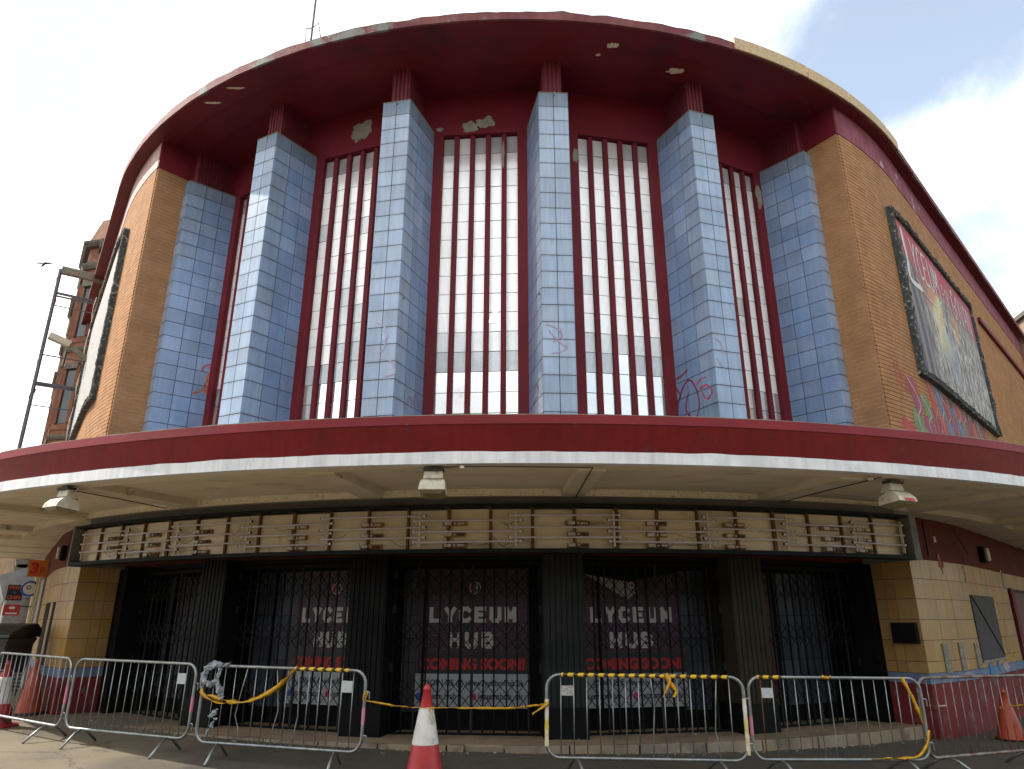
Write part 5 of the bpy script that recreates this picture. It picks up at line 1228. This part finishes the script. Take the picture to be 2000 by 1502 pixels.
# individual differences
def part_of(o, nm): return sorted([c for c in o.children if c.name.split('.')[0] == nm], key=lambda c: c.name)
def bend(o, idx, dx, zc, dz=0):
    c = part_of(o, 'upright')[idx]; me = c.data; x = sum(v.co.x for v in me.vertices)/len(me.vertices)
    pts = [(x, 0, .21), (x+dx*.25, .01, (.21+zc)/2), (x+dx, .02, zc), (x+dx*.45, .01, (1.08+zc)/2), (x-dx*.2, 0, 1.08)]
    c.data = MB().tube(pts, .0065, 6).mesh('upright_bent', me.materials[0], True)
bend(BO[2], 3, -.10, .52); bend(BO[2], 6, .05, .6); bend(BO[2], 8, .03, .55); bend(BO[3], 7, .03, .75); bend(BO[3], 12, -.035, .5); bend(BO[4], 6, .02, .5)
for c in list(BO[5].children):
    if c.name.split('.')[0] in ('frame', 'upright'):
        c.data = c.data.copy(); c.data.materials[0] = M_['galvr']
for i in (0, 4):
    for k in ([0] if i == 4 else []):
        c = part_of(BO[i], 'upright')[k]; c.data = c.data.copy(); c.data.materials[0] = M_['rusty']
pl = part_of(BO[3], 'number_plate')[0]; pl.data = pl.data.copy(); pl.data.materials[0] = M_['platefoil']
for i in (1, 2):
    pl = part_of(BO[i], 'number_plate')[0]; pl.data = MB().box(2.3-.312, 2.3-.175, -.004, .004, .84, .97).mesh('number_plate', M_['plate'])
pl = part_of(BO[0], 'number_plate')[0]; pl.data = MB().box(2.3-.20, 2.3-.13, -.004, .004, .80, .92).mesh('number_plate', M_['doorblue'])
for o in BO[5].children:
    if o.name.startswith('number_plate'): o.data = MB().box(.32, .47, -.003, .003, .76, .772).mesh('number_plate', M_['steelb'])
# sprayed / taped sleeves on posts (children of their barrier)
for i, x, z0, z1, mt in ((1, 2.3, .52, .70, 'pink'), (2, 2.3, .50, .68, 'pink'), (3, 0, .50, .72, 'pink'), (4, 0, .46, .66, 'pink'), (0, 2.3, .5, .72, 'pink')):
    o = MB().tube([BM[i] @ Vector((x, 0, z)) for z in (z0, z1)], .0205, 10, cap=False).build('sprayed_patch', M_[mt], None, smooth=True)
    o.parent = BO[i]; o.matrix_parent_inverse = BM[i].inverted()

# ------------------------------------------------------------------ hazard tape
def wrap(i, pts, r, label, striped=True, name='hazard_tape', mat=None):
    """tape wound round a rail: a thin sleeve slightly proud of the tube"""
    P = [BM[i] @ Vector(p) for p in pts]; n = 10
    mb = MB().tube(P, [r+.0015*math.sin(k*2.1) for k in range(len(P))], n, cap=False)
    me = bpy.data.meshes.new(name); me.from_pydata(mb.v, [], mb.f); at = []; l = 0
    for k in range(len(P)):
        if k: l += (P[k]-P[k-1]).length
        for q in range(n): at.append((l, abs((q/n)*2-1)))
    attr_mesh(me, at); me.materials.append(mat or M_['tape']); me.update()
    o = bpy.data.objects.new(name, me); COL.objects.link(o); return tag(o, label, 'tape')
def drape(pts, w, label, twist=2.0, mat=None, parent=None, name='hazard_tape', seed=0):
    pts = [Vector(p) for p in pts]; n = len(pts); P = []
    for k in range((n-1)*8+1):
        i = min(k//8, n-2); t_ = k/8-i; a, b_, c, d = pts[max(i-1, 0)], pts[i], pts[i+1], pts[min(i+2, n-1)]
        P.append(.5*((2*b_)+(-a+c)*t_+(2*a-5*b_+4*c-d)*t_*t_+(-a+3*b_-3*c+d)*t_**3))
    vs, fs, at = [], [], []; l = 0
    for k, p in enumerate(P):
        if k: l += (P[k]-P[k-1]).length
        d = (P[min(k+1, len(P)-1)]-P[max(k-1, 0)]).normalized(); x = d.cross(Vector((0, 1, .01))).normalized(); y = d.cross(x)
        a = twist*l*3+noise.noise(Vector((l*5, seed, 0)))*2.0; ww = w*(.75+.5*noise.noise(Vector((l*9, seed, 3))))
        u = x*math.cos(a)+y*math.sin(a); v = x*math.cos(a+1.2)+y*math.sin(a+1.2)
        vs += [p+u*ww/2, p+v*ww*.12, p-u*ww/2, p-v*ww*.10]; at += [(l, 0), (l, .5), (l, 1), (l, .5)]
    for k in range(len(P)-1):
        for q in range(4): fs.append((k*4+q, k*4+(q+1) % 4, (k+1)*4+(q+1) % 4, (k+1)*4+q))
    me = bpy.data.meshes.new(name); me.from_pydata(vs, [], fs); attr_mesh(me, at); me.materials.append(mat or M_['tapey']); me.update()
    for p_ in me.polygons: p_.use_smooth = True
    o = bpy.data.objects.new(name, me); link(o, parent)
    if label: tag(o, label, 'tape')
    return o
def b3(i, x, y, z): return BM[i] @ Vector((x, y, z))
H1 = 1.09
wrap(3, [(x, 0, H1) for x in [.17+.0817*k for k in range(25)]], .0225, 'black and yellow striped tape wound along the top rail right of the centre cone')
wrap(2, [(x, 0, H1) for x in [1.32+.062*k for k in range(13)]], .0225, 'striped tape wound on the right half of the top rail left of the centre cone')
wrap(4, [(x, 0, H1) for x in [.12, .2, .28, .36, .44]], .0225, 'short striped tape at the left end of the barrier second from the right')
wrap(3, [(0, 0, z) for z in [.32+.05*k for k in range(11)]], .0235, 'yellow and white tape wound down the left post of the taped barrier', mat=M_['tapew'])
wrap(3, [(2.3, 0, z) for z in [.26+.05*k for k in range(13)]], .0235, 'yellow and white tape wound down the right post of the taped barrier', mat=M_['tapew'])
t_ = drape([b3(2, .0, -.03, .80), b3(2, .12, -.04, .74), b3(2, .38, -.05, .70), b3(2, .62, -.05, .68), b3(2, .85, -.04, .74), b3(2, 1.1, -.03, .86), b3(2, 1.32, -.02, 1.07)], .085, 'twisted yellow tape sagging across the barrier with the grey polythene', 1.0, seed=1)
drape([b3(2, .0, -.03, .78), b3(2, .15, -.05, .70), b3(2, .36, -.05, .66), b3(2, .50, -.05, .69)], .06, None, 1.4, parent=t_, name='tape_end', seed=2)
cone_top = Vector((-1.31, 8.9, .70))
drape([b3(2, 2.3, 0, .76), (-1.35, 9.0, .735), (-1.06, 8.84, .735), (-.93, 8.84, .735), (-.4, 8.9, .725), (0, 8.93, .72), b3(3, .0, -.02, .77)], .034, 'thin yellow tape stretched from barrier to barrier through the centre cone', .6, seed=3)
drape([b3(3, .02, -.03, .78), b3(3, -.05, -.05, .74), b3(3, -.17, -.04, .66)], .06, 'loose yellow tape knot on the left post of the fully taped barrier', 2, seed=4)
drape([(-.96, 8.81, .735), (-.92, 8.79, .66), (-.89, 8.81, .58)], .035, 'short yellow tape tail hanging from the centre cone', 2, seed=5)
drape([b3(2, 2.3, -.02, .76), b3(2, 2.31, -.04, .82), b3(2, 2.35, -.03, .86), b3(2, 2.33, -.03, .77), b3(2, 2.40, -.03, .755)], .03, 'yellow tape knot on the right post of the barrier left of the centre cone', 2, seed=6)
t_ = drape([b3(3, 1.40, -.03, 1.12), b3(3, 1.43, -.05, 1.03), b3(3, 1.40, -.05, .97), b3(3, 1.35, -.05, .86)], .07, 'yellow tape knot hanging from the middle of the striped top rail', 2, seed=7)
drape([b3(3, 1.43, -.04, 1.03), b3(3, 1.50, -.05, .93), b3(3, 1.47, -.05, .87)], .06, None, 1.5, parent=t_, name='tape_end', seed=8)
drape([b3(4, .98, -.02, 1.10), b3(4, 1.05, -.03, 1.085), b3(4, 1.1, -.02, 1.10)], .07, 'small yellow tape knot mid-way along the top rail second from the right', 3, seed=9)
drape([b3(4, 2.06, -.02, 1.10), b3(4, 2.14, -.03, .92), b3(4, 2.20, -.03, .75), b3(4, 2.24, -.03, .60)], .055, 'yellow and black tape hanging down the right post, second barrier from the right', .8, seed=10)
drape([b3(4, 2.32, -.02, .52), b3(4, 2.24, -.04, .36), b3(4, 2.1, -.03, .24), b3(4, 1.8, -.03, .22), b3(4, 1.5, -.03, .21)], .05, 'yellow and black tape twisted round the lower right corner, second barrier from the right', .8, seed=11)
drape([(7.62, 11.9, .40), (7.9, 11.7, .46), (8.1, 11.5, .52), (8.3, 11.25, .50), (8.7, 11.1, .5)], .05, 'yellow tape slung between the two orange cones at the far right', .8, seed=12)
# polythene
mb = MB(); rr_ = []
bg_ = thing('polythene_bag', 'grey crumpled polythene knotted round the left corner of a barrier', 'polythene', tuple(b3(2, .05, 0, .9)))
def crumple(pts, rads, seed, name):
    P = [Vector(p) for p in pts]; mb = MB().tube([P[min(int(k/6), len(P)-2)].lerp(P[min(int(k/6), len(P)-2)+1], k/6-int(k/6)) if k < (len(P)-1)*6 else P[-1] for k in range((len(P)-1)*6+1)],
        [rads[min(int(k/6), len(rads)-2)]*(1-(k/6-int(k/6)))+rads[min(int(k/6)+1, len(rads)-1)]*(k/6-int(k/6)) for k in range((len(P)-1)*6+1)], 14)
    mb.v = [tuple(Vector(v)+Vector((noise.noise(Vector(v)*38+Vector((seed, 0, 0))), noise.noise(Vector(v)*38+Vector((0, seed, 0))), noise.noise(Vector(v)*38+Vector((0, 0, seed)))))*.034) for v in mb.v]
    return mb.build(name, M_['polythene'], bg_, smooth=False)
crumple([b3(2, -.01, -.01, .82), b3(2, .0, -.02, .95), b3(2, .06, -.02, 1.06), b3(2, .18, -.02, 1.11), b3(2, .34, -.01, 1.10)], [.022, .032, .036, .034, .021], 1, 'wrapped_film')
crumple([b3(2, .02, -.04, .92), b3(2, .15, -.06, .86), b3(2, .26, -.06, .96), b3(2, .26, -.04, 1.06)], [.016, .028, .02, .014], 2, 'film_fold')
crumple([b3(2, .25, -.05, .92), b3(2, .30, -.06, .80), b3(2, .34, -.05, .72)], [.018, .034, .012], 3, 'film_fold')
crumple([b3(2, .30, -.05, .60), b3(2, .26, -.05, .54), b3(2, .20, -.05, .50)], [.008, .03, .012], 4, 'film_fold')
crumple([b3(2, .30, -.05, .50), b3(2, .24, -.05, .40), b3(2, .18, -.04, .31)], [.006, .016, .005], 5, 'film_fold')

# ------------------------------------------------------------------ cones
def cone(x, y, h, label, sleeve=True, mat='cone', tilt=0, yaw=0, squash=1):
    t_ = thing('traffic_cone', label, 'cone', (x, y, grd(x))); Mx = Matrix.Translation((x, y, grd(x))) @ Matrix.Rotation(R_(yaw), 4, 'Z') @ Matrix.Rotation(R_(tilt), 4, 'Y') @ Matrix.Diagonal((squash, squash, 1, 1)); k = h/.97
    rb, rt = .215, .030
    rad = lambda z: rb+(rt-rb)*(z/h)
    nseg = 28
    MB().lathe([(rad(.03), .03), (rad(h*.35), h*.35), (rad(h*.7), h*.7), (rad(h*.93), h*.93), (rad(h*.93)+.006, h*.935), (rad(h*.955)+.006, h*.955), (rt, h*.985), (rt*.7, h), (0, h)], nseg, Mx).build('cone_body', M_[mat], t_, smooth=True)
    bs = .25*k
    rings = [[Mx @ Vector((bs*e*cx_+(.06*sx_ if 0 else 0), bs*e*cy_, z)) for cx_, cy_ in ((-1, -.7), (-.7, -1), (.7, -1), (1, -.7), (1, .7), (.7, 1), (-.7, 1), (-1, .7))] for z, e in ((0, 1), (.028, 1), (.036, .93))]
    MB().strip(rings).build('base', M_['lidb'] if mat == 'coneo' else M_[mat], t_)
    if sleeve:
        MB().lathe([(rad(h*.345)+.0015, h*.345), (rad(h*.35)+.006, h*.35), (rad(h*.74)+.005, h*.74), (rad(h*.745)+.0015, h*.745)], nseg, Mx).build('sleeve', M_['sleeve'], t_)
    return t_
cone(-1.0, 8.9, .97, 'tall red cone with a white sleeve in the gap between the centre barriers')
cone(-8.10, 12.02, .97, 'tall red cone with a white sleeve behind the barrier at the far left edge')
cone(-8.58, 13.5, .92, 'tall bare red cone without sleeve against the left tiled corner', sleeve=False, mat='coneo')
cone(7.95, 12.25, .75, 'scuffed orange cone behind the far right barrier, nearest the wall corner', sleeve=False, mat='coneo')
cone(8.33, 11.72, .78, 'orange cone cut off by the right edge of the photograph', sleeve=False, mat='coneo')

# loose litter along the step foot
lt = MB(); random.seed(5)
for k in range(420):
    a = random.uniform(-40, 33); r = 12.07+abs(random.gauss(0, .13)) if random.random() < .7 else random.uniform(11.1, 12.0); p = pol(a, r, 0)
    zz = grd(p.x)+.004 if r > 12.06 else .088
    s_ = random.uniform(.003, .013); Mx = Matrix.Translation((p.x, p.y, zz)) @ Matrix.Rotation(random.uniform(0, 6), 4, 'Z') @ Matrix.Rotation(random.uniform(-.5, .5), 4, 'X')
    lt.box(-s_*1.6, s_*1.6, -s_, s_, 0, s_*.5, Mx)
tag(lt.build('litter', material('pale_grit_and_litter', (.34, .32, .28), .8, (.16, .14, .11), 30, rnd=.5, island=True)), 'scattered grit and small litter along the foot of the step', 'litter', kind='stuff')
for (u, v, s_, c) in [(1340, 1407, .05, 0), (545, 1405, .03, 0), (563, 1398, .04, 0), (470, 1420, .035, 0), (775, 1436, .035, 0), (1318, 1440, .03, 0)]: pass

# ------------------------------------------------------------------ unseen tenement row behind the viewpoint, added to block light from the entrance
op = thing('unseen_opposite_tenements', 'plain three-storey sandstone tenement row across the street, added unseen behind the viewpoint to darken the entrance', 'tenement', (0, -27, 0))
MB().box(-46, 46, -39, -27, -.5, 11.5).build('wall', M_['sandstone'], op)
MB().box(-46.3, 46.3, -39, -26.6, 11.5, 11.9).build('cornice', M_['sandstone_d'], op)
MB().box(-46, 46, -27.05, -26.9, 3.3, 3.9).build('unseen_shop_cornice', M_['sandstone_d'], op)
for k in range(30):
    for fl_ in range(2): MB().box(-44.4+k*3, -43.2+k*3, -27.0, -26.97, 5.0+fl_*3.3, 7.0+fl_*3.3).build('window', M_['glassd'], op)
    MB().box(-45.2+k*3, -42.6+k*3, -27.0, -26.96, .4, 3.1).build('unseen_shopfront', M_['doorblue'], op)
